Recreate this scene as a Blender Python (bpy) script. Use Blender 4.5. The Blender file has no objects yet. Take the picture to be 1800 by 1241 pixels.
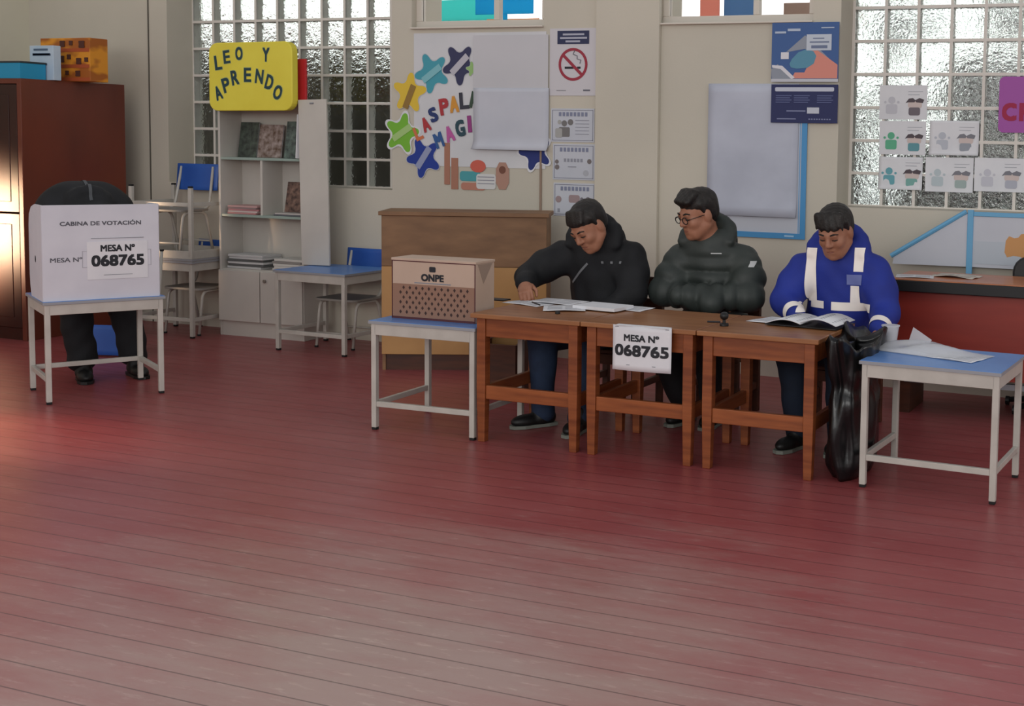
import bpy, bmesh, math, random
import numpy as np
from mathutils import Vector, Matrix
random.seed(4); rng = np.random.default_rng(4)
S = bpy.context.scene; COL = S.collection

# ------------------------------------------------------------------ camera, world, lights, exposure
cam = bpy.data.cameras.new('camera'); co = bpy.data.objects.new('camera', cam); COL.objects.link(co); S.camera = co
PIT, YAW, ROL = 0.0779403, -0.3642123, 0.0196212
fw = Vector((math.sin(YAW)*math.cos(PIT), math.cos(YAW)*math.cos(PIT), -math.sin(PIT)))
rt = Vector((math.cos(YAW), -math.sin(YAW), 0)); up = rt.cross(fw)
r2 = math.cos(ROL)*rt + math.sin(ROL)*up; u2 = -math.sin(ROL)*rt + math.cos(ROL)*up
co.matrix_world = Matrix.Translation((0, -7.416, 1.4207)) @ Matrix((r2, u2, -fw)).transposed().to_4x4()
cam.sensor_fit = 'HORIZONTAL'; cam.sensor_width = 36; cam.lens = 2194.3*36/1800
cam.shift_x = -403.35/1800; cam.shift_y = -195.26/1800; cam.clip_start = .05

S.view_settings.view_transform = 'Standard'; S.view_settings.look = 'None'
S.view_settings.gamma = 1; S.view_settings.use_curve_mapping = False; S.view_settings.exposure = 0.0
S.cycles.max_bounces = 10; S.cycles.transmission_bounces = 10; S.cycles.caustics_refractive = True; S.cycles.caustics_reflective = False

W = bpy.data.worlds.new('sky'); S.world = W; W.use_nodes = True
nt = W.node_tree; bg = nt.nodes['Background']
tc = nt.nodes.new('ShaderNodeTexCoord'); sp = nt.nodes.new('ShaderNodeSeparateXYZ'); rp = nt.nodes.new('ShaderNodeValToRGB')
nt.links.new(tc.outputs['Generated'], sp.inputs[0]); nt.links.new(sp.outputs['Z'], rp.inputs[0]); ms = nt.nodes.new('ShaderNodeMapRange'); ms.interpolation_type = 'SMOOTHSTEP'; nt.links.new(sp.outputs['Y'], ms.inputs[0]); ms.inputs[1].default_value = .1; ms.inputs[2].default_value = .9; ms.inputs[3].default_value = 1; ms.inputs[4].default_value = 2.1   # the sun is behind the windows
vm = nt.nodes.new('ShaderNodeVectorMath'); vm.operation = 'SCALE'; nt.links.new(rp.outputs[0], vm.inputs[0]); nt.links.new(ms.outputs[0], vm.inputs['Scale']); nt.links.new(vm.outputs[0], bg.inputs[0])
rp.color_ramp.elements[0].position = .0; rp.color_ramp.elements[0].color = (.30, .30, .30, 1)
rp.color_ramp.elements[1].position = .62; rp.color_ramp.elements[1].color = (.36, .36, .37, 1)
for pos, c in ((.02, (1.0, .98, .95, 1)), (.22, (1.0, 1.0, 1.0, 1))):
    e = rp.color_ramp.elements.new(pos); e.color = c
bg.inputs[1].default_value = 1.15

def area(name, loc, to, sx, sy, power, col):
    l = bpy.data.lights.new(name, 'AREA'); l.shape = 'RECTANGLE'; l.size = sx; l.size_y = sy; l.energy = power; l.color = col
    o = bpy.data.objects.new(name, l); COL.objects.link(o); o.location = loc
    o.rotation_euler = (Vector(to)-Vector(loc)).to_track_quat('-Z', 'Y').to_euler(); return o
area('window_light', (-1.5, -10.6, 2.5), (-3.2, -1.5, .6), 5.0, 1.6, 150, (1, .98, .95))
dl = area('doorway_light', (-8.6, -2.40, .74), (-8.04, -1.35, .74), .34, .55, 50, (1, .68, .42)); dl.data.spread = math.radians(36)
sb = bpy.data.lights.new('sunbeam', 'SPOT'); sb.energy = 800; sb.color = (1, .66, .45); sb.spot_size = math.radians(17); sb.spot_blend = .9; sb.shadow_soft_size = .12
so = bpy.data.objects.new('sunbeam', sb); COL.objects.link(so); so.location = (-8.6, -3.75, 1.5); so.rotation_euler = (Vector((-5.42, -3.32, 0))-so.location).to_track_quat('-Z', 'Y').to_euler()

# ------------------------------------------------------------------ materials
def lin(c): return tuple(((x/255)/12.92 if x/255 <= .04045 else ((x/255+.055)/1.055)**2.4) for x in c)
MATS = {}
def mat(name, c, rough=.6, c2=None, scale=(8, 8, 8), bump=0, bscale=60, metal=0, trans=0, ior=1.45, alpha=1, detail=4, ramp=(.35, .65), spec=.5, coat=0, bdist=.004):
    if name in MATS: return MATS[name]
    m = bpy.data.materials.new(name); m.use_nodes = True; n = m.node_tree; b = n.nodes['Principled BSDF']
    b.inputs['Base Color'].default_value = (*lin(c), 1); b.inputs['Roughness'].default_value = rough
    b.inputs['Metallic'].default_value = metal; b.inputs['Transmission Weight'].default_value = trans; b.inputs['IOR'].default_value = ior
    b.inputs['Alpha'].default_value = alpha; b.inputs['Specular IOR Level'].default_value = spec; b.inputs['Coat Weight'].default_value = coat
    if c2 or bump:
        t = n.nodes.new('ShaderNodeTexCoord'); mp = n.nodes.new('ShaderNodeMapping'); n.links.new(t.outputs['Object'], mp.inputs[0])
        mp.inputs['Scale'].default_value = scale
    if c2:
        z = n.nodes.new('ShaderNodeTexNoise'); z.inputs['Scale'].default_value = 1; z.inputs['Detail'].default_value = detail
        r = n.nodes.new('ShaderNodeValToRGB'); n.links.new(mp.outputs[0], z.inputs['Vector']); n.links.new(z.outputs[0], r.inputs[0])
        r.color_ramp.elements[0].position = ramp[0]; r.color_ramp.elements[1].position = ramp[1]
        r.color_ramp.elements[0].color = (*lin(c), 1); r.color_ramp.elements[1].color = (*lin(c2), 1)
        n.links.new(r.outputs[0], b.inputs['Base Color'])
    if bump:
        z2 = n.nodes.new('ShaderNodeTexNoise'); z2.inputs['Scale'].default_value = bscale; z2.inputs['Detail'].default_value = 3
        n.links.new(t.outputs['Object'], z2.inputs['Vector'])
        bp = n.nodes.new('ShaderNodeBump'); bp.inputs['Strength'].default_value = bump; bp.inputs['Distance'].default_value = bdist
        n.links.new(z2.outputs[0], bp.inputs['Height']); n.links.new(bp.outputs[0], b.inputs['Normal'])
    MATS[name] = m; return m

M_wall = mat('painted_plaster', (206, 199, 184), .85, (198, 192, 178), (1.2, 1.2, 1.2), .12, 90)
M_wallL = mat('left_plaster', (214, 210, 190), .85, (205, 200, 182), (1.2, 1.2, 1.2), .1, 90)
M_white = mat('white_paint', (222, 218, 208), .45, (212, 208, 198), (4, 4, 4))
M_metal = mat('white_enamel', (196, 192, 184), .38, (184, 180, 172), (9, 9, 9))
M_blue = mat('blue_laminate', (92, 140, 205), .32, (84, 130, 196), (5, 5, 5))
M_edge = mat('grey_edge', (150, 152, 158), .5)
M_rub = mat('black_rubber', (28, 28, 28), .8)
M_chb = mat('blue_chair_shell', (44, 92, 176), .4, (38, 82, 164), (6, 6, 6))
M_mel = mat('white_melamine', (205, 200, 192), .5, (196, 191, 184), (3, 3, 3))
M_wood = mat('varnished_wood', (150, 84, 46), .38, (118, 60, 32), (3, 3, 40), .05, 40)
M_woodx = mat('varnished_wood_long', (154, 86, 46), .38, (120, 62, 32), (3, 30, 30), .05, 40)
M_woodtop = mat('desk_top_wood', (158, 108, 70), .33, (138, 88, 55), (2.5, 26, 10), .03, 40)
M_dwood = mat('dark_wood', (84, 44, 26), .5, (62, 32, 20), (4, 4, 30))
M_cup = mat('mahogany_panel', (112, 54, 38), .35, (90, 42, 30), (2, 2, 1.0))
M_cupd = mat('dark_mahogany', (58, 26, 20), .24, (46, 20, 16), (2, 2, 2))
M_pan1 = mat('brown_fibreboard', (140, 104, 72), .55, (112, 80, 54), (3, 6, 9), .05, 30)
M_pan2 = mat('light_plywood', (186, 142, 88), .5, (170, 126, 76), (3, 3, 3))
M_black = mat('black_plastic', (22, 22, 24), .45)
M_paper = mat('white_paper', (226, 226, 230), .75, (218, 219, 224), (6, 6, 6))
M_paperb = mat('bluish_paper', (200, 203, 212), .75, (192, 196, 206), (3, 3, 3), .15, 14)
M_card = mat('white_cardboard', (214, 214, 222), .7, (206, 206, 215), (5, 5, 5))
M_ink = mat('black_ink', (38, 40, 46), .7)
M_inkg = mat('grey_ink', (135, 138, 145), .7)
M_navy = mat('navy_print', (44, 50, 84), .6)
M_dnavy = mat('dark_navy', (40, 44, 72), .6)
M_red = mat('red_print', (158, 48, 66), .6)
M_skin = mat('skin', (168, 116, 92), .5, (154, 104, 80), (20, 20, 20), .06, 200)
M_hair = mat('black_hair', (20, 17, 16), .5, (34, 28, 25), (60, 60, 60), .5, 160)
def pmat(c): return mat('print_%d_%d_%d' % c, c, .65)

# ------------------------------------------------------------------ geometry helpers
def tag(o, label=None, cat=None, group=None, kind=None):
    if label: o['label'] = label
    if cat: o['category'] = cat
    if group: o['group'] = group
    if kind: o['kind'] = kind
    return o
def thing(name, label, cat, loc=(0, 0, 0), rz=0, group=None):
    o = bpy.data.objects.new(name, None); COL.objects.link(o); o.empty_display_size = .1
    o.location = loc; o.rotation_euler = (0, 0, rz); return tag(o, label, cat, group)
def mesh(name, V, F, m, parent=None, smooth=False, base=None):
    V = np.asarray(V, float)
    if base is not None: V = V - np.asarray(base, float)
    me = bpy.data.meshes.new(name); me.from_pydata(V.tolist(), [], [list(f) for f in F]); me.update()
    me.materials.append(m)
    if smooth: me.polygons.foreach_set('use_smooth', np.ones(len(me.polygons), bool))
    o = bpy.data.objects.new(name, me); COL.objects.link(o)
    if parent: o.parent = parent
    return o
class MB:
    def __init__(s): s.V = []; s.F = []
    def add(s, V, F):
        n = len(s.V); s.V += [tuple(v) for v in V]; s.F += [[i+n for i in f] for f in F]; return s
    def box(s, lo, hi, M=None):
        (a, b, c), (d, e, f) = lo, hi
        V = [(a,b,c),(d,b,c),(d,e,c),(a,e,c),(a,b,f),(d,b,f),(d,e,f),(a,e,f)]
        if M is not None: V = [tuple(M @ Vector(v)) for v in V]
        return s.add(V, [(0,3,2,1),(4,5,6,7),(0,1,5,4),(1,2,6,5),(2,3,7,6),(3,0,4,7)])
    def cbox(s, c, sz, M=None):
        return s.box([c[i]-sz[i]/2 for i in range(3)], [c[i]+sz[i]/2 for i in range(3)], M)
    def tube(s, pts, r, n=10, caps=True):
        P = [Vector(p) for p in pts]; rr = r if isinstance(r, (list, tuple)) else [r]*len(P); V = []; F = []
        ref = Vector((0, 0, 1)); pu = None
        for i, p in enumerate(P):
            d = ((P[min(i+1, len(P)-1)]-P[max(i-1, 0)])).normalized()
            if pu is None:
                pu = d.cross(ref if abs(d.z) < .9 else Vector((1, 0, 0))).normalized()
            pu = (pu - d*pu.dot(d)).normalized(); v = d.cross(pu)
            for k in range(n):
                a = 2*math.pi*k/n; V.append(p + rr[i]*(math.cos(a)*pu + math.sin(a)*v))
        for i in range(len(P)-1):
            for k in range(n): F.append((i*n+k, i*n+(k+1) % n, (i+1)*n+(k+1) % n, (i+1)*n+k))
        if caps: F += [tuple(range(n))[::-1], tuple(range((len(P)-1)*n, len(P)*n))]
        return s.add(V, F)
    def prism(s, poly, z0, z1, fn=lambda x, y, z: (x, y, z)):
        n = len(poly); V = [fn(x, y, z0) for x, y in poly] + [fn(x, y, z1) for x, y in poly]
        return s.add(V, [tuple(range(n))[::-1], tuple(range(n, 2*n))] + [(i, (i+1) % n, n+(i+1) % n, n+i) for i in range(n)])
    def build(s, name, m, parent=None, bev=0, smooth=False, base=None):
        o = mesh(name, s.V, s.F, m, parent, smooth, base)
        if bev:
            b = o.modifiers.new('b', 'BEVEL'); b.width = bev; b.segments = 2; b.limit_method = 'ANGLE'; b.angle_limit = .7
        return o
def round_path(pts, r=.03, n=5):
    P = [Vector(p) for p in pts]; out = [P[0]]
    for a, b, c in zip(P, P[1:], P[2:]):
        d1 = (a-b).normalized(); d2 = (c-b).normalized(); rr = min(r, (a-b).length*.45, (c-b).length*.45)
        for i in range(n+1):
            t = i/n; p0 = b+d1*rr; p1 = b+d2*rr; out.append((1-t)**2*p0 + 2*t*(1-t)*b + t*t*p1)
    return out + [P[-1]]
def sheet(fn, nu, nv, th, name, m, parent=None, base=None, smooth=True):
    V = [fn(i/nu, j/nv) for j in range(nv+1) for i in range(nu+1)]
    F = [(j*(nu+1)+i, j*(nu+1)+i+1, (j+1)*(nu+1)+i+1, (j+1)*(nu+1)+i) for j in range(nv) for i in range(nu)]
    o = mesh(name, V, F, m, parent, smooth, base)
    k = o.modifiers.new('s', 'SOLIDIFY'); k.thickness = th; k.offset = 0; return o
def chaikin(p, n=2):
    for _ in range(n):
        q = []
        for i in range(len(p)):
            a, b = p[i], p[(i+1) % len(p)]; q += [(.75*a[0]+.25*b[0], .75*a[1]+.25*b[1]), (.25*a[0]+.75*b[0], .25*a[1]+.75*b[1])]
        p = q
    return p
def star(cx, cy, R, r, rot):
    p = []
    for k in range(10):
        a = rot+math.pi*k/5; q = R if k % 2 == 0 else r
        if k % 2 == 0:
            for da in (-.16, .16): p.append((cx+q*math.cos(a+da), cy+q*math.sin(a+da)))
        else: p.append((cx+q*math.cos(a), cy+q*math.sin(a)))
    return chaikin(p, 2)
def circ(cx, cy, r, n=24, ry=None): return [(cx+r*math.cos(2*math.pi*k/n), cy+(ry or r)*math.sin(2*math.pi*k/n)) for k in range(n)]
def rrect(x0, y0, x1, y1, r, n=5):
    p = []
    for cx, cy, a0 in ((x1-r, y1-r, 0), (x0+r, y1-r, 90), (x0+r, y0+r, 180), (x1-r, y0+r, 270)):
        for k in range(n+1):
            a = math.radians(a0+90*k/n); p.append((cx+r*math.cos(a), cy+r*math.sin(a)))
    return p
def text(body, size, bold=0.0, ext=.0008):
    cu = bpy.data.curves.new('t', 'FONT'); cu.body = body; cu.size = size; cu.extrude = ext; cu.offset = bold; cu.align_x = 'CENTER'; cu.align_y = 'CENTER'; cu.resolution_u = 3
    o = bpy.data.objects.new('t', cu); COL.objects.link(o); dg = bpy.context.evaluated_depsgraph_get()
    me = bpy.data.meshes.new_from_object(o.evaluated_get(dg)); V = [tuple(v.co) for v in me.vertices]; F = [tuple(p.vertices) for p in me.polygons]
    bpy.data.objects.remove(o); bpy.data.curves.remove(cu); bpy.data.meshes.remove(me)
    return V, F
def put_text(mb, body, w, h, place, bold=.0):
    """text scaled to w x h, place(u, v, d) maps its plane into the parent's space"""
    V, F = text(body, 1, 0, 0); xs = [v[0] for v in V]; ys = [v[1] for v in V]; bo = bold*h*1.2
    sx = (w-2*bo)/(max(xs)-min(xs)); sy = (h-2*bo)/(max(ys)-min(ys)); mx = (max(xs)+min(xs))/2; my = (max(ys)+min(ys))/2
    for k, (du, dv) in enumerate(((0, 0),) if bold < .002 else ((-1, -1), (1, -1), (-1, 1), (1, 1), (0, 0))):
        mb.add([place((x-mx)*sx+du*bo, (y-my)*sy+dv*bo, z+.00015*k) for x, y, z in V], F)
    return mb
def wall_fn(dx, dz, Y=-.25, t=0):   # plane facing -Y: u right, v up, d outwards
    return lambda u, v, d=0: (dx+u, Y-d-t, dz+v)
def copy_tree(o, parent=None):
    c = o.copy(); COL.objects.link(c); c.parent = parent
    for ch in o.children: copy_tree(ch, c)
    return c

# ------------------------------------------------------------------ room
def floor_material():
    m = bpy.data.materials.new('red_floor_paint'); m.use_nodes = True; n = m.node_tree; L = n.links; b = n.nodes['Principled BSDF']
    t = n.nodes.new('ShaderNodeTexCoord')
    def noise(scale, sc, det=5, ro=.55):
        mp = n.nodes.new('ShaderNodeMapping'); mp.inputs['Scale'].default_value = sc; L.new(t.outputs['Object'], mp.inputs[0])
        z = n.nodes.new('ShaderNodeTexNoise'); z.inputs['Scale'].default_value = scale; z.inputs['Detail'].default_value = det; z.inputs['Roughness'].default_value = ro
        L.new(mp.outputs[0], z.inputs['Vector']); return z.outputs[0]
    def ramp(x, p0, p1, c0=(0, 0, 0, 1), c1=(1, 1, 1, 1)):
        r = n.nodes.new('ShaderNodeValToRGB'); L.new(x, r.inputs[0]); e = r.color_ramp.elements
        e[0].position = p0; e[1].position = p1; e[0].color = c0; e[1].color = c1; return r.outputs[0]
    def mix(f, a, c):
        x = n.nodes.new('ShaderNodeMixRGB'); L.new(f, x.inputs[0])
        for i, q in ((1, a), (2, c)):
            if isinstance(q, tuple): x.inputs[i].default_value = q
            else: L.new(q, x.inputs[i])
        return x.outputs[0]
    def math_(op, a, c=None):
        x = n.nodes.new('ShaderNodeMath'); x.operation = op
        for i, q in ((0, a), (1, c)):
            if q is None: continue
            if isinstance(q, (int, float)): x.inputs[i].default_value = q
            else: L.new(q, x.inputs[i])
        return x.outputs[0]
    red = mix(ramp(noise(1.0, (1.2, 2.5, 1)), .3, .7), (*lin((143, 63, 66)), 1), (*lin((156, 80, 81)), 1))
    # worn, dusty boards in the walked-on middle, window sheen painted into the same tone
    sx = n.nodes.new('ShaderNodeSeparateXYZ'); L.new(t.outputs['Object'], sx.inputs[0])
    ex = math_('MULTIPLY', math_('SUBTRACT', sx.outputs[0], -2.0), .56); ey = math_('MULTIPLY', math_('SUBTRACT', sx.outputs[1], -4.75), .66)
    rad = math_('SQRT', math_('ADD', math_('MULTIPLY', ex, ex), math_('MULTIPLY', ey, ey)))
    wear_sheen = math_('ADD', math_('SUBTRACT', 1.05, rad), math_('MULTIPLY', math_('SUBTRACT', noise(1, (1.6, 4.5, 1), 6, .68), .5), 1.35))
    wf = ramp(wear_sheen, .1, .95)
    c = mix(math_('MULTIPLY', wf, .85), red, (*lin((166, 142, 134)), 1))
    scr = ramp(noise(1, (9, 34, 1), 6, .7), .56, .74)
    c = mix(math_('MULTIPLY', scr, math_('ADD', math_('MULTIPLY', wf, .40), .16)), c, (*lin((206, 180, 170)), 1))
    # plank joints along X
    pl = math_('FRACT', math_('MULTIPLY', sx.outputs[1], 1/.118)); gap = math_('LESS_THAN', pl, .045)
    c = mix(math_('MULTIPLY', gap, .62), c, (*lin((52, 20, 20)), 1))
    L.new(c, b.inputs['Base Color'])
    rr = n.nodes.new('ShaderNodeMapRange'); L.new(noise(1, (3, 14, 1), 5), rr.inputs[0]); rr.inputs[3].default_value = .24; rr.inputs[4].default_value = .46
    L.new(rr.outputs[0], b.inputs['Roughness'])
    hgt = math_('SUBTRACT', math_('MULTIPLY', noise(1, (2.5, 9, 1), 4), .5), math_('MULTIPLY', gap, .35))
    bp = n.nodes.new('ShaderNodeBump'); bp.inputs['Strength'].default_value = .35; bp.inputs['Distance'].default_value = .012
    L.new(hgt, bp.inputs['Height']); L.new(bp.outputs[0], b.inputs['Normal'])
    return m
tag(MB().box((-8.9, -9.5, -.1), (2.0, .1, 0)).build('floor', floor_material()), kind='structure')
xb = [-8.9, -7.30, -5.31, -5.15, -4.13, -3.31, -2.30, -2.13, -.13, 2.0]; zb = [0, 1.06, 2.165, 2.87, 3.1]
holes = {(1, 1), (1, 2), (7, 1), (7, 2), (3, 2), (5, 2)}
mb = MB()
for i in range(len(xb)-1):
    for j in range(len(zb)-1):
        if (i, j) not in holes: mb.box((xb[i], -.25, zb[j]), (xb[i+1], .1, zb[j+1]))
tag(mb.build('wall_back', M_wall), kind='structure')
tag(MB().box((-9.0, -9.5, 0), (-8.69, -.25, 3.1)).build('wall_left', M_wallL), kind='structure')
tag(MB().box((-3.735, -.285, 0), (-3.294, -.25, 3.1)).build('trim_1', M_wall, bev=.004), kind='structure')
tag(MB().box((-7.481, -.256, 0), (-7.472, -.25, 3.1)).build('trim_2', mat('seam', (96, 92, 84), .8)), kind='structure')
tag(MB().tube([(-4.143, -.256, .9), (-4.143, -.256, 1.42)], .008).build('trim_3', mat('conduit', (150, 128, 112), .6)), kind='structure')

# glass-block windows (window_1 left, window_2 right), high windows (window_3, window_4)
M_glass = mat('block_glass', (240, 245, 243), .02, None, bump=1.0, bscale=34, trans=1, ior=1.45, bdist=.0055)
M_grout = mat('block_grout', (222, 216, 208), .8)
M_pane = mat('window_pane', (255, 255, 255), .02, trans=1, ior=1.02, spec=.2)
def block_window(n, x0, nc, nr, z0=1.06, p=.2):
    x1 = x0+nc*p; z1 = z0+nr*p; root = tag(thing('window_%d' % n, None, None, (x0, 0, z0)), kind='structure')
    g = MB(); gl = MB(); w = .009
    for i in range(nc+1): g.box((i*p-w, -.006, -w), (i*p+w, .074, nr*p+w))
    for j in range(nr+1): g.box((-w, -.0065, j*p-w), (nc*p+w, .0735, j*p+w))
    for i in range(nc):
        for j in range(nr):
            gl.box((i*p+.007, .0, j*p+.007), (i*p+p-.007, .012, j*p+p-.007)); gl.box((i*p+.007, .058, j*p+.007), (i*p+p-.007, .07, j*p+p-.007))
    g.build('grout_grid', M_grout, root); gl.build('glass_block', M_glass, root, bev=.003)
block_window(1, -7.30, 10, 9); block_window(2, -2.12, 10, 9)
M_frame = mat('window_frame', (214, 206, 194), .5)
for n, (a, b) in ((3, (-5.15, -4.13)), (4, (-3.31, -2.30))):
    root = tag(thing('window_%d' % n, None, None, (a, -.2, 2.165)), kind='structure'); w = b-a; h = .705; t = .045
    g = MB().box((0, 0, 0), (w, .05, t)).box((0, 0, h-t), (w, .05, h)).box((0, 0, t), (t, .05, h-t)).box((w-t, 0, t), (w, .05, h-t)).box((w*.6, .0, t), (w*.6+.04, .05, h-t))
    g.build('window_frame', M_frame, root, bev=.004)
    MB().box((t, .02, t), (w-t, .026, h-t)).build('pane', M_pane, root)
    MB().box((-.0, -.075, -.012), (w, .0, .0)).build('sill', M_frame, root, bev=.003)

# outside
M_out = mat('outside_brown', (70, 60, 48), .9, (30, 30, 24), (2.5, 2.5, 2.5), detail=6)  # mottled dark brown of the outer wall
M_out2 = mat('outside_pink_render', (205, 150, 132), .9, (150, 100, 86), (2, 2, 3))
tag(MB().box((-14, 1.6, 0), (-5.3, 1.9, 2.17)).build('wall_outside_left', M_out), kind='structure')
tag(MB().box((-14, 2.6, 0), (-8.1, 2.9, 2.40)).box((-7.7, 2.6, 0), (-5.8, 2.9, 2.33)).build('wall_outside_pink', M_out2), kind='structure')
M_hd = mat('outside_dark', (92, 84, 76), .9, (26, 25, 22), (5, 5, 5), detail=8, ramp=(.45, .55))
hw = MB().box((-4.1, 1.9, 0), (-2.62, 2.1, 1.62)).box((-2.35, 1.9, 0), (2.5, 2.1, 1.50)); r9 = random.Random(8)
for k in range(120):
    x = -2.65+r9.random()*3.0; z = 1.05+r9.random()**.7*1.5; w = .06+.2*r9.random(); hw.box((x, 1.6+.02*(k % 9), z), (x+w, 1.62+.02*(k % 9), z+.05+.14*r9.random()))  # loose slabs added to break up the light behind the glass blocks
hw.box((-1.9, 1.86, 1.35), (2.5, 1.95, 2.12)); tag(hw.build('wall_added_slabs_right', M_hd), kind='structure')  # taller panel added to darken the upper block rows
tag(MB().box((-14, .1, -.3), (4, 8, -.02)).build('ground_outside', mat('outside_ground', (130, 120, 108), .9)), kind='structure')
def tarp(name, c):
    m = mat(name, c, .6); n = m.node_tree; tr = n.nodes.new('ShaderNodeBsdfTranslucent'); tr.inputs[0].default_value = (*lin(c), 1); mx = n.nodes.new('ShaderNodeMixShader'); mx.inputs[0].default_value = .65
    n.links.new(n.nodes['Principled BSDF'].outputs[0], mx.inputs[1]); n.links.new(tr.outputs[0], mx.inputs[2]); n.links.new(mx.outputs[0], n.nodes['Material Output'].inputs[0]); return m
def board(name, label, cat, lo, hi, m):
    q = MB().box(lo, hi)
    if lo[2] > 0: q.box(((lo[0]+hi[0])/2-.03, lo[1], -.02), ((lo[0]+hi[0])/2+.03, hi[1], lo[2]))
    tag(q.build(name, m, bev=.003), label, cat)
board('awning_board', 'turquoise board outside behind the left high window', 'board', (-6.62, 1.9, 2.44), (-5.85, 1.91, 2.62), tarp('turquoise_tarp', (130, 245, 238)))
board('awning_board', 'cyan blue board outside in the right corner of the left high window', 'board', (-5.72, 1.40, 2.43), (-5.18, 1.41, 2.9), tarp('cyan_tarp', (70, 205, 245)))
board('peach_board', 'peach coloured board outside below the cyan board', 'board', (-5.65, 1.46, 2.2), (-5.16, 1.47, 2.40), tarp('peach_tarp', (255, 210, 170)))
board('garden_post', 'pale pink post outside behind the right high window', 'post', (-3.82, 1.6, 0), (-3.66, 1.62, 2.9), tarp('pink_tarp', (240, 180, 165)))
board('blue_panel', 'grey blue panel outside behind the right high window', 'panel', (-3.62, 1.6, 0), (-3.35, 1.62, 2.9), tarp('blue_tarp', (130, 165, 200)))
board('timber_board', 'brown board outside at the right end of the right high window', 'board', (-3.1, 1.5, 2.3), (-2.5, 1.55, 2.48), mat('brown_board', (170, 142, 128), .7))

# ------------------------------------------------------------------ school furniture
def school_table(label, loc, rz, h=.538, w=.589, d=.497, low=True, top=None, flip=False, group='white framed school tables', inverted=False):
    root = thing('school_table', label, 'table', loc, rz, group)
    cx, cy = w/2, d/2; H = h
    Z = (lambda z: H-z) if inverted else (lambda z: z)
    def bx(m, lo, hi):
        z = sorted((Z(lo[2]), Z(hi[2]))); return m.box((lo[0]-cx, lo[1]-cy, z[0]), (hi[0]-cx, hi[1]-cy, z[1]))
    o = bx(MB(), (0, 0, h-.016), (w, d, h)).build('table_top', top or M_blue, root, bev=.003)
    e = MB(); t = .0015
    for lo, hi in (((-t, -t, h-.0155), (w+t, 0, h-.002)), ((-t, d, h-.0155), (w+t, d+t, h-.002)), ((-t, 0, h-.0155), (0, d, h-.002)), ((w, 0, h-.0155), (w+t, d, h-.002))): bx(e, lo, hi)
    e.build('edge_band', M_edge, o)
    a = MB(); q = .008; z0 = h-.016-.055; z1 = h-.016
    bx(a, (q+.02, q, z0), (w-q-.02, q+.02, z1)); bx(a, (q+.02, d-q-.02, z0), (w-q-.02, d-q, z1)); bx(a, (q, q+.02, z0), (q+.02, d-q-.02, z1)); bx(a, (w-q-.02, q+.02, z0), (w-q, d-q-.02, z1))
    a.build('apron', M_metal, root, bev=.002)
    s = .027
    for ix in (0, 1):
        for iy in (0, 1):
            x0 = q if ix == 0 else w-q-s; y0 = q if iy == 0 else d-q-s
            lg = bx(MB(), (x0, y0, .012), (x0+s, y0+s, h-.016)).build('leg', M_metal, root, bev=.003)
            bx(MB(), (x0+.001, y0+.001, 0), (x0+s-.001, y0+s-.001, .013)).build('foot_cap', M_rub, lg, bev=.002)
    zs = .115
    yb = d-q-s+.003 if flip else q+.003
    bx(MB(), (q+s, yb, zs), (w-q-s, yb+.02, zs+.026)).build('stretcher', M_metal, root, bev=.002)
    for x0 in (q+.003, w-q-s+.003): bx(MB(), (x0, q+s, zs), (x0+.02, d-q-s, zs+.026)).build('stretcher', M_metal, root, bev=.002)
    return root
def corner_loc(X, Y, a, w=.589, d=.497):    # centre of a table whose front-left corner is (X, Y)
    return (X+math.cos(a)*w/2-math.sin(a)*d/2, Y+math.sin(a)*w/2+math.cos(a)*d/2, 0)
school_table('white framed blue topped table with plastic cup and bag, beside black bag', corner_loc(-1.360, -2.446, -.048), -.048)
school_table('white framed school table holding the cardboard ballot box', corner_loc(-3.811, -2.462, .027), .027)
school_table('white framed school table under the white voting booth', corner_loc(-5.629, -2.733, 1.041), 1.041, flip=True)
school_table('blue topped school table in front of the white bookshelf', (-5.500, -.622, 0), -.03)
M_gtop = mat('grey_laminate', (176, 166, 162), .5, (166, 156, 152), (5, 5, 5))
school_table('school table with grey top at the bottom of the furniture stack', (-6.885, -.545, 0), .06, top=M_gtop, w=.55, d=.45)
school_table('upside-down school table lying on top of another table', (-6.885, -.545, .538), .06, h=.52, w=.55, d=.45, top=M_gtop, inverted=True)

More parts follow.
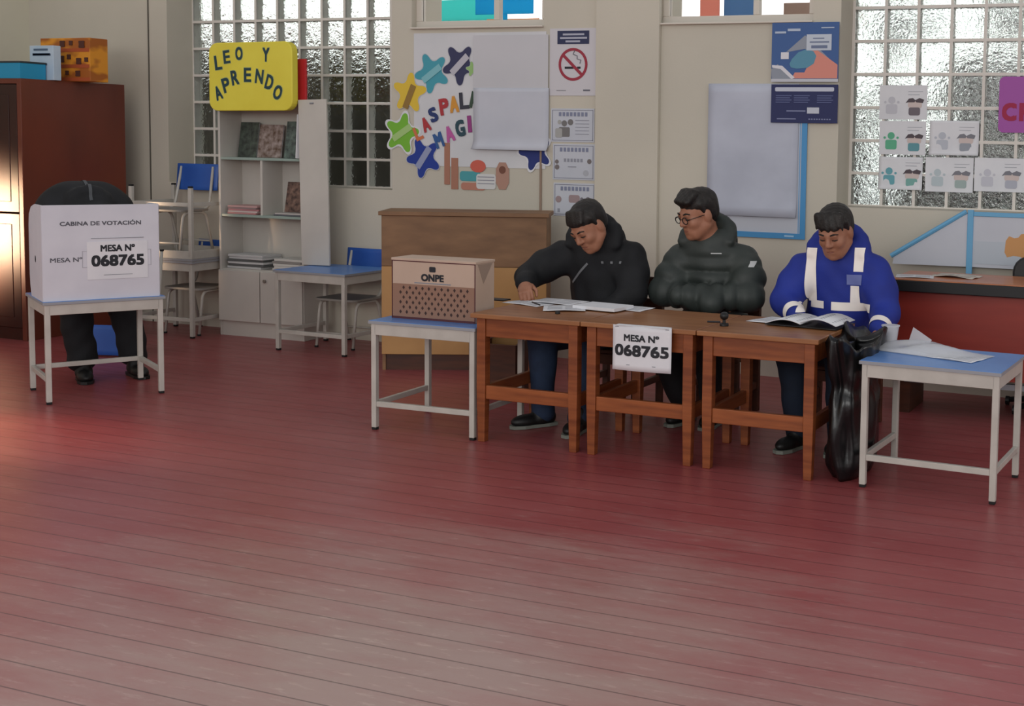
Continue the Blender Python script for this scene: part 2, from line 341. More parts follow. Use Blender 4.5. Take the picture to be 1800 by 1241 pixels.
M_seatg = mat('grey_seat', (150, 146, 140), .5)
def school_chair(label, loc, rot, group='blue school chairs'):
    root = thing('school_chair', label, 'chair', loc, 0, group); root.rotation_euler = rot
    w, d, sh = .30, .30, .33; r = .010
    for sx in (-1, 1):
        x = sx*w/2
        MB().tube(round_path([(x, -d/2-.02, 0), (x, -d/2+.02, sh-.02), (x, d/2-.06, sh-.02), (x, d/2+.02, 0)], .05), r).build('leg_frame', M_metal, root, smooth=True)
        MB().tube(round_path([(x, d/2-.1, sh-.015), (x, d/2-.02, sh+.02), (x*.92, d/2+.04, sh+.3)], .05), r).build('back_tube', M_metal, root, smooth=True)
        for y in (-d/2-.02, d/2+.02): MB().tube([(x, y, 0), (x, y, .012)], .013).build('foot_cap', M_rub, root)
    MB().tube([(-w/2, -d/2-.008, .1), (w/2, -d/2-.008, .1)], .007).build('stretcher', M_metal, root, smooth=True)
    MB().tube([(-w/2, d/2+.0, .1), (w/2, d/2+.0, .1)], .007).build('stretcher', M_metal, root, smooth=True)
    MB().prism(rrect(-w/2-.02, -d/2-.03, w/2+.02, d/2-.02, .05), sh-.01, sh+.006).build('seat', M_seatg, root, bev=.003)
    def back(u, v): return ((u-.5)*(w+.06), d/2+.032-.03*(1-(2*u-1)**2)*.6+.02*v+.0, sh+.13+.19*v)
    o = sheet(lambda u, v: back(u, v), 12, 6, .012, 'backrest', M_chb, root); bv = o.modifiers.new('b', 'BEVEL'); bv.width = .003; bv.limit_method = 'ANGLE'
    return root
school_chair('blue school chair pushed under the blue table near the bookshelf', (-5.495, -.46, 0), (0, 0, .0))
school_chair('blue school chair standing upright on the furniture stack', (-6.90, -.56, .5545), (0, 0, .06))
school_chair('grey legged school chair under the stacked school tables', (-6.82, -.462, 0), (0, 0, .03))
school_chair('upside-down blue school chair on the floor behind the voter', (-6.56, -1.35, .66), (math.pi, 0, math.radians(15)))

# ------------------------------------------------------------------ wooden desks
def wooden_desk(label, X0, X1, rz=-.012):
    cx = (X0+X1)/2; w = X1-X0; d = .56; h = .611; yf = -2.462
    root = thing('wooden_desk', label, 'desk', (cx, yf+d/2, 0), 0, 'wooden school desks in a row')
    MB().box((-w/2, -d/2, h-.022), (w/2, d/2, h)).build('desk_top', M_woodtop, root, bev=.004)
    s = .046; o = .022
    for ix in (-1, 1):
        for iy in (-1, 1):
            x = ix*(w/2-o-s/2); y = iy*(d/2-o-s/2); m = MB(); a = s/2; b = s/2*.78
            m.add([(x-b, y-b, 0), (x+b, y-b, 0), (x+b, y+b, 0), (x-b, y+b, 0), (x-a, y-a, .25), (x+a, y-a, .25), (x+a, y+a, .25), (x-a, y+a, .25), (x-a, y-a, h-.022), (x+a, y-a, h-.022), (x+a, y+a, h-.022), (x-a, y+a, h-.022)],
                  [(3, 2, 1, 0), (8, 9, 10, 11)] + [(4*j+i, 4*j+(i+1) % 4, 4*j+4+(i+1) % 4, 4*j+4+i) for j in (0, 1) for i in range(4)])
            m.build('leg', M_wood, root, bev=.003)
    xi = w/2-o-s; yi = d/2-o-s
    m = MB(); z0, z1 = h-.022-.088, h-.022
    m.box((-xi, -d/2+o+.008, z0), (xi, -d/2+o+.03, z1)); m.box((-xi, d/2-o-.03, z0), (xi, d/2-o-.008, z1))
    m.box((-w/2+o+.008, -yi, z0), (-w/2+o+.03, yi, z1)); m.box((w/2-o-.03, -yi, z0), (w/2-o-.008, yi, z1))
    m.build('apron', M_woodx, root, bev=.002)
    MB().box((-xi, -d/2+o+.008, .205), (xi, -d/2+o+.032, .27)).build('stretcher', M_woodx, root, bev=.003)
    for sx in (-1, 1): MB().box((sx*(w/2-o-.02)-.012, -yi, .205), (sx*(w/2-o-.02)+.012, yi, .265)).build('stretcher', M_wood, root, bev=.003)
    return root
wooden_desk('wooden desk beside the ballot box table, with open papers', -3.238, -2.662)
wooden_desk('middle wooden desk with the hanging number sheet', -2.658, -2.094)
wooden_desk('wooden desk beside the black bag, with open booklet', -2.090, -1.535)

def wooden_chair(label, x, y, rz=0):
    root = thing('wooden_chair', label, 'chair', (x, y, 0), rz, 'wooden chairs of the seated men')
    w, d, sh = .36, .34, .325; s = .034
    MB().box((-w/2, -d/2, sh-.02), (w/2, d/2, sh)).build('seat', M_dwood, root, bev=.004)
    for sx in (-1, 1):
        x0 = sx*(w/2-s/2)
        MB().cbox((x0, -d/2+s/2, (sh-.02)/2), (s, s, sh-.02)).build('leg', M_dwood, root, bev=.003)
        MB().cbox((x0, d/2-s/2, .36), (s, s, .72)).build('leg', M_dwood, root, bev=.003)
        MB().cbox((x0, 0, .14), (.022, d-2*s, .035)).build('stretcher', M_dwood, root, bev=.002)
    MB().cbox((0, -d/2+s/2, sh-.05), (w-2*s, .02, .055)).build('apron', M_dwood, root, bev=.002)
    for z in (.66, .54): MB().cbox((0, d/2-s/2, z), (w-2*s, .018, .06)).build('back_slat', M_dwood, root, bev=.003)
    return root
wooden_chair('dark wooden chair of the man writing in black jacket', -2.98, -1.40)
wooden_chair('dark wooden chair of the man with glasses', -2.43, -1.36)
wooden_chair('dark wooden chair of the man in blue jacket', -1.76, -1.34)

# ------------------------------------------------------------------ bookshelf and what stands on it
bs = thing('bookshelf', 'tall white bookshelf cabinet with two doors below', 'bookshelf', (-6.225, -.5, 0), .03)
wS, dS, hS, t = .72, .225, 1.66, .018
for sx in (-1, 1): MB().box((sx*wS/2-(t if sx > 0 else 0), 0, 0), (sx*wS/2+(t if sx < 0 else 0), dS, hS)).build('side_panel', M_mel, bs, bev=.002)
MB().box((-wS/2+t, dS-.008, .1), (wS/2-t, dS, hS-t)).build('back_panel', M_mel, bs)
MB().box((-wS/2+t, 0, hS-t), (wS/2-t, dS-.008, hS)).build('top_panel', M_mel, bs)
M_green = mat('green_glass_edge', (150, 168, 160), .3)
for z, m in ((1.262, M_green), (.862, M_green), (.478, M_mel), (.12, M_mel)):
    MB().box((-wS/2+t, .004, z-t), (wS/2-t, dS-.008, z)).build('shelf', m, bs, bev=.001)
MB().box((-.008, .01, .862), (.01, dS-.008, 1.262-t)).build('divider', M_mel, bs)
MB().box((-wS/2+t, .008, 0), (wS/2-t, .024, .12-t)).build('toe_kick', M_mel, bs)
for sx, x0, x1 in ((-1, -wS/2+.004, -.004), (1, .004, wS/2-.004)):
    dr = MB().box((x0, -.018, .108), (x1, 0, .468)).build('door', M_mel, bs, bev=.003)
    if sx > 0: MB().tube([(x0+.045, -.018, .405), (x0+.045, -.032, .405)], [.009, .012], 14).build('knob', mat('steel_knob', (150, 148, 142), .35, metal=.8), dr)
lb = MB().box((0, 0, 0), (.232, .016, 1.125)).build('loose_board', M_mel, bev=.002); tag(lb, 'loose white board standing upright on the blue table beside the bookshelf', 'board'); lb.location = (-5.845, -.535, .539); lb.rotation_euler = (-.012, math.radians(-1.6), 0)
MB().tube([(.1, -.001, 1.10), (.13, -.001, 1.10)], .006, 8).build('hinge_plate', M_edge, lb)
def cover_mat(i, c1, c2, c3):
    m = mat('book_cover_%d' % i, c1, .35, c2, (26, 26, 26), detail=5, ramp=(.35, .68)); return m
def book(name, label, loc, rot, w, h, th, m, group, cat='book'):
    root = thing(name, label, cat, loc, 0, group); root.rotation_euler = rot
    MB().box((-w/2, 0, 0), (w/2, th*.18, h)).box((-w/2, th*.82, 0), (w/2, th, h)).box((-w/2, th*.18, 0), (-w/2+th*.15, th*.82, h)).build('cover', m, root, bev=.001)
    MB().box((-w/2+th*.15, th*.18, .003), (w/2-.003, th*.82, h-.003)).build('page_block', M_paper, root)
    return root
lean = (-.16, 0, .03)
BK = 'picture books on the top shelf'
book('picture_book', 'dark covered picture book, first from the left on the top bookshelf level', (-6.46, -.37, 1.263), lean, .16, .25, .014, cover_mat(1, (48, 50, 48), (84, 96, 86), 0), BK)
book('picture_book', 'brown and pale illustrated picture book in the middle of the top bookshelf level', (-6.265, -.37, 1.263), lean, .2, .235, .014, cover_mat(2, (96, 72, 58), (176, 160, 156), 0), BK)
book('picture_book', 'dark teal picture book standing on the right of the top bookshelf level', (-6.02, -.37, 1.263), lean, .22, .26, .014, cover_mat(3, (58, 66, 66), (112, 130, 122), 0), BK)
book('notebook', 'thin white notebook upright at the right end of the top shelf', (-5.885, -.46, 1.263), (-.02, .06, 1.25), .11, .30, .012, M_paper, None)
book('picture_book', 'dark red picture book leaning in the right middle compartment', (-6.03, -.37, .885), (-.2, 0, .03), .2, .215, .014, cover_mat(4, (52, 36, 36), (150, 118, 104), 0), None)
for k, (dx, c) in enumerate(((0, (96, 98, 104)), (.012, (190, 186, 182)))):
    b = thing('magazine', ('grey' if k == 0 else 'pale') + (' magazine lying flat under another below the dark red picture book' if k == 0 else ' magazine lying flat right beneath the dark red picture book'), 'magazine', (-6.0+dx, -.395, .863+k*.011), .03, 'magazines lying in the right compartment')
    MB().box((-.13, -.085, 0), (.13, .085, .010)).build('cover', pmat(c), b, bev=.001)
pk = [(196, 140, 140), (206, 190, 186), (184, 128, 132), (150, 130, 130), (200, 160, 158)]
nm = ['pink booklet at the bottom of the flat pile in the left middle compartment', 'pale booklet second from below in the left middle compartment pile', 'rose booklet in the middle of the left middle compartment pile', 'grey pink booklet second from the top in the left compartment pile', 'light pink booklet on top of the pile in the left middle compartment']
for k, c in enumerate(pk):
    b = MB().box((-.13, -.085, 0), (.13, .085, .0115)).build('booklet', pmat(c), bev=.001); b.location = (-6.41+.006*(k % 3), -.395, .863+.012*k); b.rotation_euler = (0, 0, .04*(k % 3-1))
    tag(b, nm[k], 'booklet', 'booklets piled in the left compartment')
hgt = ['lowest', 'second', 'third', 'fourth', 'fifth', 'topmost']
for k in range(6):
    c = (204, 204, 204) if k in (0, 2, 4, 5) else (96, 98, 98)
    b = MB().box((-.155, -.095, 0), (.155, .095, .0155)).build('paper_stack', pmat(c), bev=.002); b.location = (-6.385+.008*((k*2) % 3), -.392, .479+.0165*k); b.rotation_euler = (0, 0, .035*((k*5) % 4-1.5))
    tag(b, ('white' if c[0] > 150 else 'dark') + ' bundle of papers, %s from below in the left pile on the bookshelf counter' % hgt[k], 'papers', 'paper bundles on the counter')
for k in range(5):
    c = (214, 212, 206) if k != 3 else (150, 146, 142)
    b = MB().box((-.125, -.09, 0), (.125, .09, .016)).build('paper_stack', pmat(c), bev=.002); b.location = (-6.02+.008*((k*2) % 3), -.392, .479+.017*k); b.rotation_euler = (0, 0, .03*((k*3) % 4-1.5))
    tag(b, ('white' if c[0] > 200 else 'grey') + ' bundle of papers, %s from below in the right pile on the bookshelf counter' % hgt[k], 'papers', 'paper bundles on the counter')

# yellow sign
sg = thing('sign_board', 'yellow rounded sign with dark letters above the bookshelf', 'sign', (-6.232, -.522, 1.585), .03)
M_yel = mat('yellow_foam', (236, 222, 78), .5, (230, 214, 70), (4, 4, 4))
MB().prism(rrect(-.35, .0, .35, .468, .07), 0, .06, lambda x, y, z: (x, -z, y+.012*x)).build('board', M_yel, sg, bev=.006)
M_let = mat('letter_green', (36, 66, 74), .6); M_leto = mat('letter_halo', (176, 186, 120), .6)
def sgp(px, py): return ((px-447)*.00486, (193-py)*.00385)
lm, lo_ = MB(), MB()
for ch, px, py, hh, rot in (('L', 392, 107, .098, .12), ('E', 407, 97, .09, .12), ('O', 428.6, 91.5, .09, .02), ('Y', 475, 94.5, .094, -.03), ('A', 391.5, 161, .095, .35), ('P', 405.5, 147, .1, .3), ('R', 421, 134, .1, .18),
                            ('E', 443, 129.5, .096, 0), ('N', 463.4, 132.5, .096, -.14), ('D', 480.5, 143, .1, -.3), ('O', 494.5, 161, .1, -.4)):
    x, z = sgp(px, py); ww = hh*(.62 if ch in 'LEPRDAY' else .68)
    def pl(u, v, d, off=0, x=x, z=z, rot=rot): return (x+u*math.cos(rot)-v*math.sin(rot), -.0605-off-d, z+u*math.sin(rot)+v*math.cos(rot)+.012*x)
    put_text(lo_, ch, ww*1.12, hh*1.08, lambda u, v, d: pl(u, v, d, .0), .035); put_text(lm, ch, ww, hh, lambda u, v, d: pl(u, v, d, .0012), .03)
lo_.build('letter_outline', M_leto, sg); lm.build('lettering', M_let, sg)
tag(MB().box((-5.96, -.46, 1.66), (-5.865, -.44, 1.945)).build('red_card', mat('red_foam', (200, 44, 50), .55), bev=.003), 'red card standing behind the yellow sign', 'card')

# ------------------------------------------------------------------ cupboard with boxes on top
cb = thing('cupboard', 'tall reddish brown wooden cupboard at the left wall', 'cupboard', (-8.07, -.87, 0))
MB().box((.56, -.46, 0), (.60, .385, 1.765)).build('side_panel', M_cup, cb, bev=.003)
MB().box((-.6, -.46, 0), (-.56, .385, 1.765)).build('side_panel', M_cup, cb, bev=.003)
MB().box((-.56, .35, 0), (.56, .385, 1.765)).build('back_panel', M_cup, cb)
MB().box((-.56, -.46, 1.73), (.56, .35, 1.765)).build('top_panel', M_cup, cb, bev=.002)
MB().box((-.56, -.44, 0), (.56, .35, .08)).build('plinth', M_cupd, cb)
for x0, x1 in ((-.556, -.002), (.002, .556)):
    for z0, z1 in ((.085, .86), (.87, 1.725)):
        dr = MB().box((x0, -.458, z0), (x1, -.436, z1)).box((x0+.07, -.462, z0+.07), (x1-.07, -.456, z1-.07)).build('door', M_cupd, cb, bev=.003)
        xk = x1-.04 if x0 < -.1 else x0+.04; MB().tube([(xk, -.458, (z0+z1)/2), (xk, -.482, (z0+z1)/2)], .011, 12).build('knob', mat('brass_knob', (170, 130, 70), .3, metal=.9), dr)
def carton(name, label, lo, hi, m, rz=0):
    c = [(lo[0]+hi[0])/2, (lo[1]+hi[1])/2, lo[2]]; root = thing(name, label, 'box', c, rz); w, d, h = (hi[i]-lo[i] for i in range(3))
    MB().box((-w/2, -d/2, 0), (w/2, d/2, h)).build('carton', m, root, bev=.003); return root, w, d, h
M_or = mat('orange_gift_wrap', (226, 150, 44), .5, (170, 96, 36), (5, 5, 9), detail=2, ramp=(.45, .55))
b, w, d, h = carton('toy_box', 'orange and brown striped box standing on the cupboard', (-7.76, -.93, 1.765), (-7.30, -.78, 2.065), M_or)
st = MB()
for z in (.0, .09, .2): st.box((-w/2+.006, -d/2-.0025, z+.004), (w/2-.004, -d/2, z+.028))
st.build('printed_stripe', pmat((176, 84, 44)), b)
fg = MB()
for x, z, r in ((-.02, .26, .028), (.06, .265, .02), (.16, .255, .032), (-.03, .155, .03), (.04, .17, .022), (.13, .14, .028), (.2, .15, .02), (.02, .06, .02), (.12, .055, .026)):
    fg.prism(chaikin([(x+r*math.cos(a)*(1.3 if i % 2 else .7), z+r*math.sin(a)*(1.1 if i % 2 else .75)) for i, a in enumerate([2*math.pi*k/8 for k in range(8)])], 2), 0, .003, lambda x, y, z: (x, -d/2-z-.0026, y))
fg.build('printed_figure', pmat((84, 46, 36)), b)
b, w, d, h = carton('card_box', 'white and light blue printed box on the cupboard in front of the orange box', (-7.66, -1.10, 1.80), (-7.44, -1.04, 2.035), mat('pale_blue_card', (176, 200, 220), .55, (196, 212, 226), (6, 6, 6)), 0); b.location.z = 1.765
ln = MB()
for z, a, c in ((.2, -.07, .06), (.17, -.08, .08), (.165, -.08, .085), (.1, -.085, -.02), (.1, .0, .05)): ln.box((a, -d/2-.002, z), (c, -d/2, z+.014))
ln.build('printed_line', pmat((84, 104, 128)), b)
b, w, d, h = carton('storage_box', 'flat turquoise box with dark lid lying on the cupboard edge', (-8.45, -1.31, 1.765), (-7.50, -1.11, 1.87), mat('turquoise_card', (38, 148, 190), .5))
MB().box((-w/2-.004, -d/2-.004, h), (w/2+.004, d/2+.004, h+.012)).build('lid', mat('dark_lid', (52, 58, 60), .5), b, bev=.002)

# ------------------------------------------------------------------ fibreboard screen, wooden crate
pn = thing('wooden_counter', 'long wooden counter back with brown upper and light lower boards', 'counter', (-4.352, -.776, 0), .436)
Wp = .497
MB().box((-Wp, -.17, .642), (Wp, -.15, .951)).build('upper_board', M_pan1, pn, bev=.002)
MB().box((-Wp, -.17, .10), (Wp, -.15, .640)).build('lower_board', M_pan2, pn, bev=.002)
MB().box((-Wp-.015, -.19, .951), (Wp+.015, .18, .976)).build('top_slab', M_pan1, pn, bev=.003)
for sx in (-1, 1): MB().box((sx*Wp-(.02 if sx > 0 else 0), -.15, 0), (sx*Wp+(.02 if sx < 0 else 0), .16, .951)).build('side_board', M_pan1, pn)
MB().box((-Wp+.02, -.14, .0), (Wp-.02, -.10, .10)).build('plinth', M_dwood, pn)
cr = thing('wooden_crate', 'open dark wooden crate on the floor behind the first wooden desk', 'crate', (-3.70, -1.42, 0), .1)
MB().box((-.14, -.14, .04), (.14, -.12, .30)).build('front_board', M_dwood, cr); MB().box((-.14, .12, .04), (.14, .14, .34)).build('back_board', M_pan2, cr)
for sx in (-1, 1): MB().prism([(-.12, .04), (.12, .04), (.12, .34), (-.12, .30)], sx*.14-.01, sx*.14+.01, lambda a, b, c: (c, a, b)).build('side_board', M_dwood, cr)
MB().box((-.14, -.14, 0), (.14, .14, .04)).build('base_board', M_dwood, cr)

# ------------------------------------------------------------------ voting booth
th = 1.041; E = Vector((math.cos(th), math.sin(th), 0))
vb = thing('voting_booth', 'white cardboard voting booth with printed table number', 'voting booth', (-5.629, -2.733, .538), th)
def booth_side(x):
    P = chaikin([(.02, 0), (.02, .5), (.02, .5), (.20, .488), (.34, .455), (.385, .36), (.385, .14), (.35, .02), (.35, 0)], 1)
    P = [(.02, 0), (.02, .50), (.2, .498), (.30, .48), (.36, .44), (.378, .38), (.378, .12), (.365, .05), (.34, .0)]
    return MB().prism(P, x-.003, x+.003, lambda a, b, c: (c, a, b))
MB().box((.006, .016, 0), (.566, .022, .50)).build('front_panel', M_card, vb, bev=.001)
booth_side(.0065).build('side_panel', M_card, vb); booth_side(.5655).build('side_panel', M_card, vb)
bp = lambda s, z: (lambda u, v, d=0: (s+u, .0155-d, z+v))
pt = MB(); put_text(pt, 'CABINA DE VOTACI\u00d3N', .39, .028, bp(.283, .405), .03); put_text(pt, 'MESA N\u00ba', .15, .024, bp(.115, .214), .025)
pt.build('printed_lettering', mat('grey_print', (92, 92, 100), .7), vb)
fr = MB()
for a, b in (((.19, .17), (.525, .172)), ((.19, .255), (.525, .257)), ((.19, .17), (.192, .257)), ((.523, .17), (.525, .257))): fr.box((a[0], .0145, a[1]), (b[0], .0158, b[1]))
fr.build('printed_frame', mat('pale_print', (168, 168, 176), .7), vb)
MB().prism(circ(.2, .21, .012, 14, .018), .0, .0008, lambda a, b, c: (.0030-c, a, b)).build('handle_slot', M_ink, vb)
def number_sheet(root, w, h, place, tilt=0):
    mt = MB(); put_text(mt, 'MESA N\u00ba', w*.60, h*.155, lambda u, v, d: place(u+.0, v+h*.23, d+.0006), .04); mt.build('heading_lettering', M_ink, root)
    mt = MB(); put_text(mt, '068765', w*.92, h*.26, lambda u, v, d: place(u, v-h*.05, d+.0006), .045); mt.build('number_lettering', M_ink, root)
    mt = MB()
    for v0, a, b in ((.45, -.46, .46), (-.38, -.25, .25)): mt.add([place(w*a, h*v0, .0006), place(w*b, h*v0, .0006), place(w*b, h*v0+.003, .0006), place(w*a, h*v0+.003, .0006)], [(0, 1, 2, 3)])
    mt.build('small_print', M_inkg, root)
ns = thing('number_sheet', 'white number sheet stuck on the voting booth', 'notice', (-5.629, -2.733, .538), th, 'number sheets')
MB().box((.212, .0135, .105), (.508, .0148, .305)).build('paper_sheet', M_paper, ns)
number_sheet(ns, .28, .235, lambda u, v, d: (.361+u, .0133-d, .215+v))
n2 = thing('number_sheet', 'white number sheet hanging from the front of the middle desk', 'notice', (-2.342, -2.478, .0), 0, 'number sheets')
def hang(u, v, d=0): return (u*1.0-.02*(v-.1)*.3, -.004-d-.012*(1-v/.2)**2*.4-.006*math.cos(u*18), .436+v+.004*u)
sheet(lambda a, b: hang((a-.5)*.285, b*.2), 14, 8, .0008, 'paper_sheet', M_paper, n2)
number_sheet(n2, .285, .2, lambda u, v, d: hang(u, v+.1, d+.0014))
MB().box((-.13, -.0105, .634), (.13, .03, .6355)).build('folded_edge', M_paper, n2); n2.location.z = -.022

# ------------------------------------------------------------------ ballot box
bb = thing('ballot_box', 'cardboard ballot box with printed dotted pattern', 'ballot box', (-3.768, -2.335, .538), .02)
bw, bd, bh = .472, .17, .286
M_kraft = mat('pale_kraft', (196, 172, 154), .7, (188, 164, 146), (5, 5, 5)); M_kraftd = mat('brown_kraft_print', (146, 112, 94), .7)
MB().box((0, 0, 0), (bw, bd, bh)).build('carton', M_kraft, bb, bev=.002)
MB().box((-.003, -.003, bh), (bw+.003, bd+.003, bh+.012)).build('lid', M_kraft, bb, bev=.002)
MB().box((.006, -.0012, .012), (bw-.006, 0, .172)).build('printed_band', M_kraftd, bb)
q = MB()
for i in range(11):
    for j in range(6):
        x = .05+i*.036+(.018 if j % 2 else 0); z = .034+j*.024
        if x < bw-.04: q.prism([(x-.0075, z), (x, z-.010), (x+.0075, z), (x, z+.010)], .0013, .0018, lambda a, b, c: (a, -c, b))
q.build('printed_diamonds', mat('dark_brown_print', (62, 42, 38), .7), bb)
q = MB()
for lo, hi in (((0, 0), (bw, .011)), ((0, bh-.004), (bw, bh)), ((0, 0), (.005, bh)), ((bw-.005, 0), (bw, bh))): q.box((lo[0], -.0022, lo[1]), (hi[0], -.0004, hi[1]))
q.build('printed_frame', mat('maroon_print', (84, 42, 46), .7), bb)
q = MB(); put_text(q, 'ONPE', .128, .036, lambda u, v, d: (.232+u, -.0016-d, .208+v), .05)
q.prism(rrect(.214, .236, .25, .262, .006), .0014, .0018, lambda a, b, c: (a, -c, b)); q.build('lettering', M_ink, bb)
MB().box((.13, -.0018, .178), (.335, -.0013, .183)).build('small_print', M_inkg, bb)
MB().prism([(.02, bh-.004), (.15, bh-.004), (.07, bh-.10)], .0, .001, lambda a, b, c: (bw+c+.0003, a, b)).build('seal_flap', mat('tape_flap', (160, 140, 126), .35), bb)

# ------------------------------------------------------------------ things on the wall
def wsheet(name, label, cat, x0, z0, x1, z1, m, group=None, off=.0, Y=-.25, curl=0, parent_only=False):
    root = thing(name, label, cat, ((x0+x1)/2, Y-off, (z0+z1)/2), 0, group); w, h = x1-x0, z1-z0
    def fn(u, v):
        c = curl*max(0, 1-v/.18)**2; return ((u-.5)*w, -.003-c-.002*math.sin(u*9)*math.sin(v*7)*(1 if curl else 0), (v-.5)*h)
    sheet(fn, 12 if curl else 1, 14 if curl else 1, .0012, 'sheet', m, root, smooth=bool(curl)); return root, w, h
def flat(root, name, polys, m, d=.0045, th=.0006):
    q = MB()
    for p in polys: q.prism(p, 0, th, lambda x, y, z: (x, -d-z, y))
    return q.build(name, m, root)
def R(x0, y0, x1, y1): return [(x0, y0), (x1, y0), (x1, y1), (x0, y1)]

ws, w, h = wsheet('wall_poster', 'white wall poster with coloured star cutouts and letters', 'poster', -5.13, 1.235, -4.11, 2.125, mat('poster_white', (216, 216, 220), .7, (208, 210, 214), (3, 3, 3)))
cx, cz = -4.62, 1.68
SD = [.0044]
def star_at(x, z, rot, col, name='star_cutout', R_=.14, wide=1.04):
    SD[0] += .0002; halo = flat(ws, 'star_border', [star(x-cx, z-cz, R_*wide, R_*.50*wide, rot)], M_paper if wide > 1.05 else pmat((190, 192, 198)), SD[0], .0001)
    SD[0] += .0002; s = flat(ws, name, [star(x-cx, z-cz, R_, R_*.46, rot)], pmat(col), SD[0], .0001)
    halo.parent = s; return s
star_at(-4.985, 1.86, 2.05, (72, 158, 176)); s = star_at(-4.765, 1.915, .95, (56, 58, 92))
def strip(x, z, a, L, wd, m, name): 
    q = MB(); ca, sa = math.cos(a), math.sin(a)
    q.prism([(x-cx+u*ca-v*sa, z-cz+u*sa+v*ca) for u, v in R(-L/2, -wd/2, L/2, wd/2)], .0082, .0086, lambda x, y, z: (x, -z, y)); return q.build(name, m, ws)
star_at(-5.165, 1.725, 1.45, (226, 192, 66)); star_at(-5.225, 1.452, 1.35, (122, 186, 60), wide=1.13); star_at(-5.05, 1.288, .75, (36, 62, 150)); star_at(-4.185, 1.345, 1.9, (40, 54, 120), R_=.125, wide=1.13)
star_at(-4.665, 1.885, .5, (150, 190, 120), R_=.05)
for x, z, a, m in ((-4.765, 1.915, .75, pmat((190, 188, 198))), (-5.05, 1.29, .95, pmat((150, 158, 190))), (-5.165, 1.70, 1.15, pmat((150, 118, 60))), (-5.225, 1.455, .55, pmat((170, 205, 130))), (-4.985, 1.855, .6, pmat((130, 190, 200)))):
    strip(x, z, a, .17, .045, m, 'word_strip')
def wletters(root, items, place, outline=None):
    for ch, x, z, hh, rot, col in items:
        q = MB(); ww = hh*(.28 if ch == 'I' else .66)
        put_text(q, ch, ww, hh, lambda u, v, d: (x+u*math.cos(rot)-v*math.sin(rot), -.0090-d, z+u*math.sin(rot)+v*math.cos(rot)), .045); q.build('letter', pmat(col), root)
K1, K2, K3, K4 = (176, 58, 64), (44, 60, 112), (214, 150, 62), (60, 60, 72)
def wpos(zx, zy):   # reading of the poster grid in metres
    return (-5.13+(zx-205)*.001268-cx, 2.125-(zy-30)*.001102-cz)
its = []
for ch, zx, zy, hh, rot, col in (('L', 235, 640, .095, .42, (210, 120, 80)), ('A', 283, 585, .1, .42, K1), ('S', 330, 525, .1, .38, K2), ('P', 398, 475, .112, .18, K1), ('A', 460, 460, .112, .12, K3), ('L', 522, 438, .112, .08, K4), ('A', 580, 430, .112, .05, (60, 80, 66)),
                                 ('M', 365, 680, .105, .38, (52, 92, 150)), ('A', 432, 640, .108, .32, (188, 92, 160)), ('G', 498, 605, .112, .22, (46, 76, 88)), ('I', 556, 578, .112, .1, (150, 66, 130))):
    x, z = wpos(zx, zy); its.append((ch, x, z, hh, rot, col))
wletters(ws, its, None)
# children with books drawing at the foot of the poster
px_, pz_ = wpos(445, 840)
flat(ws, 'book_drawing', [R(px_-.06, pz_-.12, px_-.015, pz_+.16), R(px_-.005, pz_-.15, px_+.05, pz_+.06)], pmat((170, 120, 100)), .0044)
px_, pz_ = wpos(755, 850)
flat(ws, 'book_drawing', [chaikin(R(px_-.05, pz_-.13, px_+.05, pz_+.05), 1)], pmat((178, 138, 122)), .0046)
flat(ws, 'face_drawing', [circ(px_, pz_+.0, .026, 14)], pmat((120, 78, 64)), .0058)
px_, pz_ = wpos(605, 905)
flat(ws, 'book_drawing', [rrect(px_-.14, pz_-.02, px_+.02, pz_+.045, .02)], pmat((78, 158, 166)), .0048)
flat(ws, 'book_drawing', [rrect(px_-.13, pz_-.08, px_+.06, pz_-.03, .02)], pmat((186, 128, 110)), .0050)
flat(ws, 'book_drawing', [rrect(px_-.01, pz_-.07, px_+.14, pz_+.03, .02)], pmat((214, 214, 214)), .0056)
flat(ws, 'page_line', [R(px_+.0, pz_-.015+k*.022, px_+.13, pz_-.009+k*.022) for k in (-1, 0, 1)], pmat((150, 150, 160)), .0064)
px_, pz_ = wpos(607, 832)
flat(ws, 'apple_drawing', [circ(px_, pz_, .06, 20, .042)], pmat((206, 100, 84)), .006)
c1, w, h = wsheet('paper_sheet', 'large blank white sheet taped over the star poster, upper one', 'paper', -4.655, 1.75, -4.09, 2.105, mat('flipchart_paper', (204, 203, 208), .75, (198, 198, 203), (2, 2, 2), .1, 10), 'blank sheets over the star poster', .008)
c2, w, h = wsheet('paper_sheet', 'large blank white sheet over the star poster, lower one with curled bottom', 'paper', -4.652, 1.355, -4.082, 1.76, mat('flipchart_paper_low', (200, 202, 212), .75, (192, 195, 206), (3, 3, 3), .2, 10), 'blank sheets over the star poster', .011, curl=.03)

# no-smoking notice
nsn, w, h = wsheet('no_smoking_sign', 'white no smoking sign with red ring on the wall', 'sign', -4.083, 1.712, -3.742, 2.142, mat('sign_white', (206, 203, 208), .6))
flat(nsn, 'heading_band', [R(-.115, .115, .115, .20)], M_navy)
flat(nsn, 'heading_print', [R(-.075, .17, .08, .182), R(-.095, .147, .10, .159), R(-.055, .126, .05, .138)], pmat((176, 178, 194)), .0054)
q = MB(); n = 40
Vv = []; 
for k in range(n):
    a = 2*math.pi*k/n
    for r_ in (.105, .087): Vv.append((r_*math.cos(a)*1.0, -.0052, -.015+r_*math.sin(a)))
q.add(Vv, [(2*k, 2*((k+1) % n), 2*((k+1) % n)+1, 2*k+1) for k in range(n)])
q.add([(-.072+.006, -.0053, -.015+.060+.008), (-.072-.007, -.0053, -.015+.060-.007), (.068-.007, -.0053, -.015-.07-.007), (.068+.006, -.0053, -.015-.07+.008)], [(0, 1, 2, 3)])
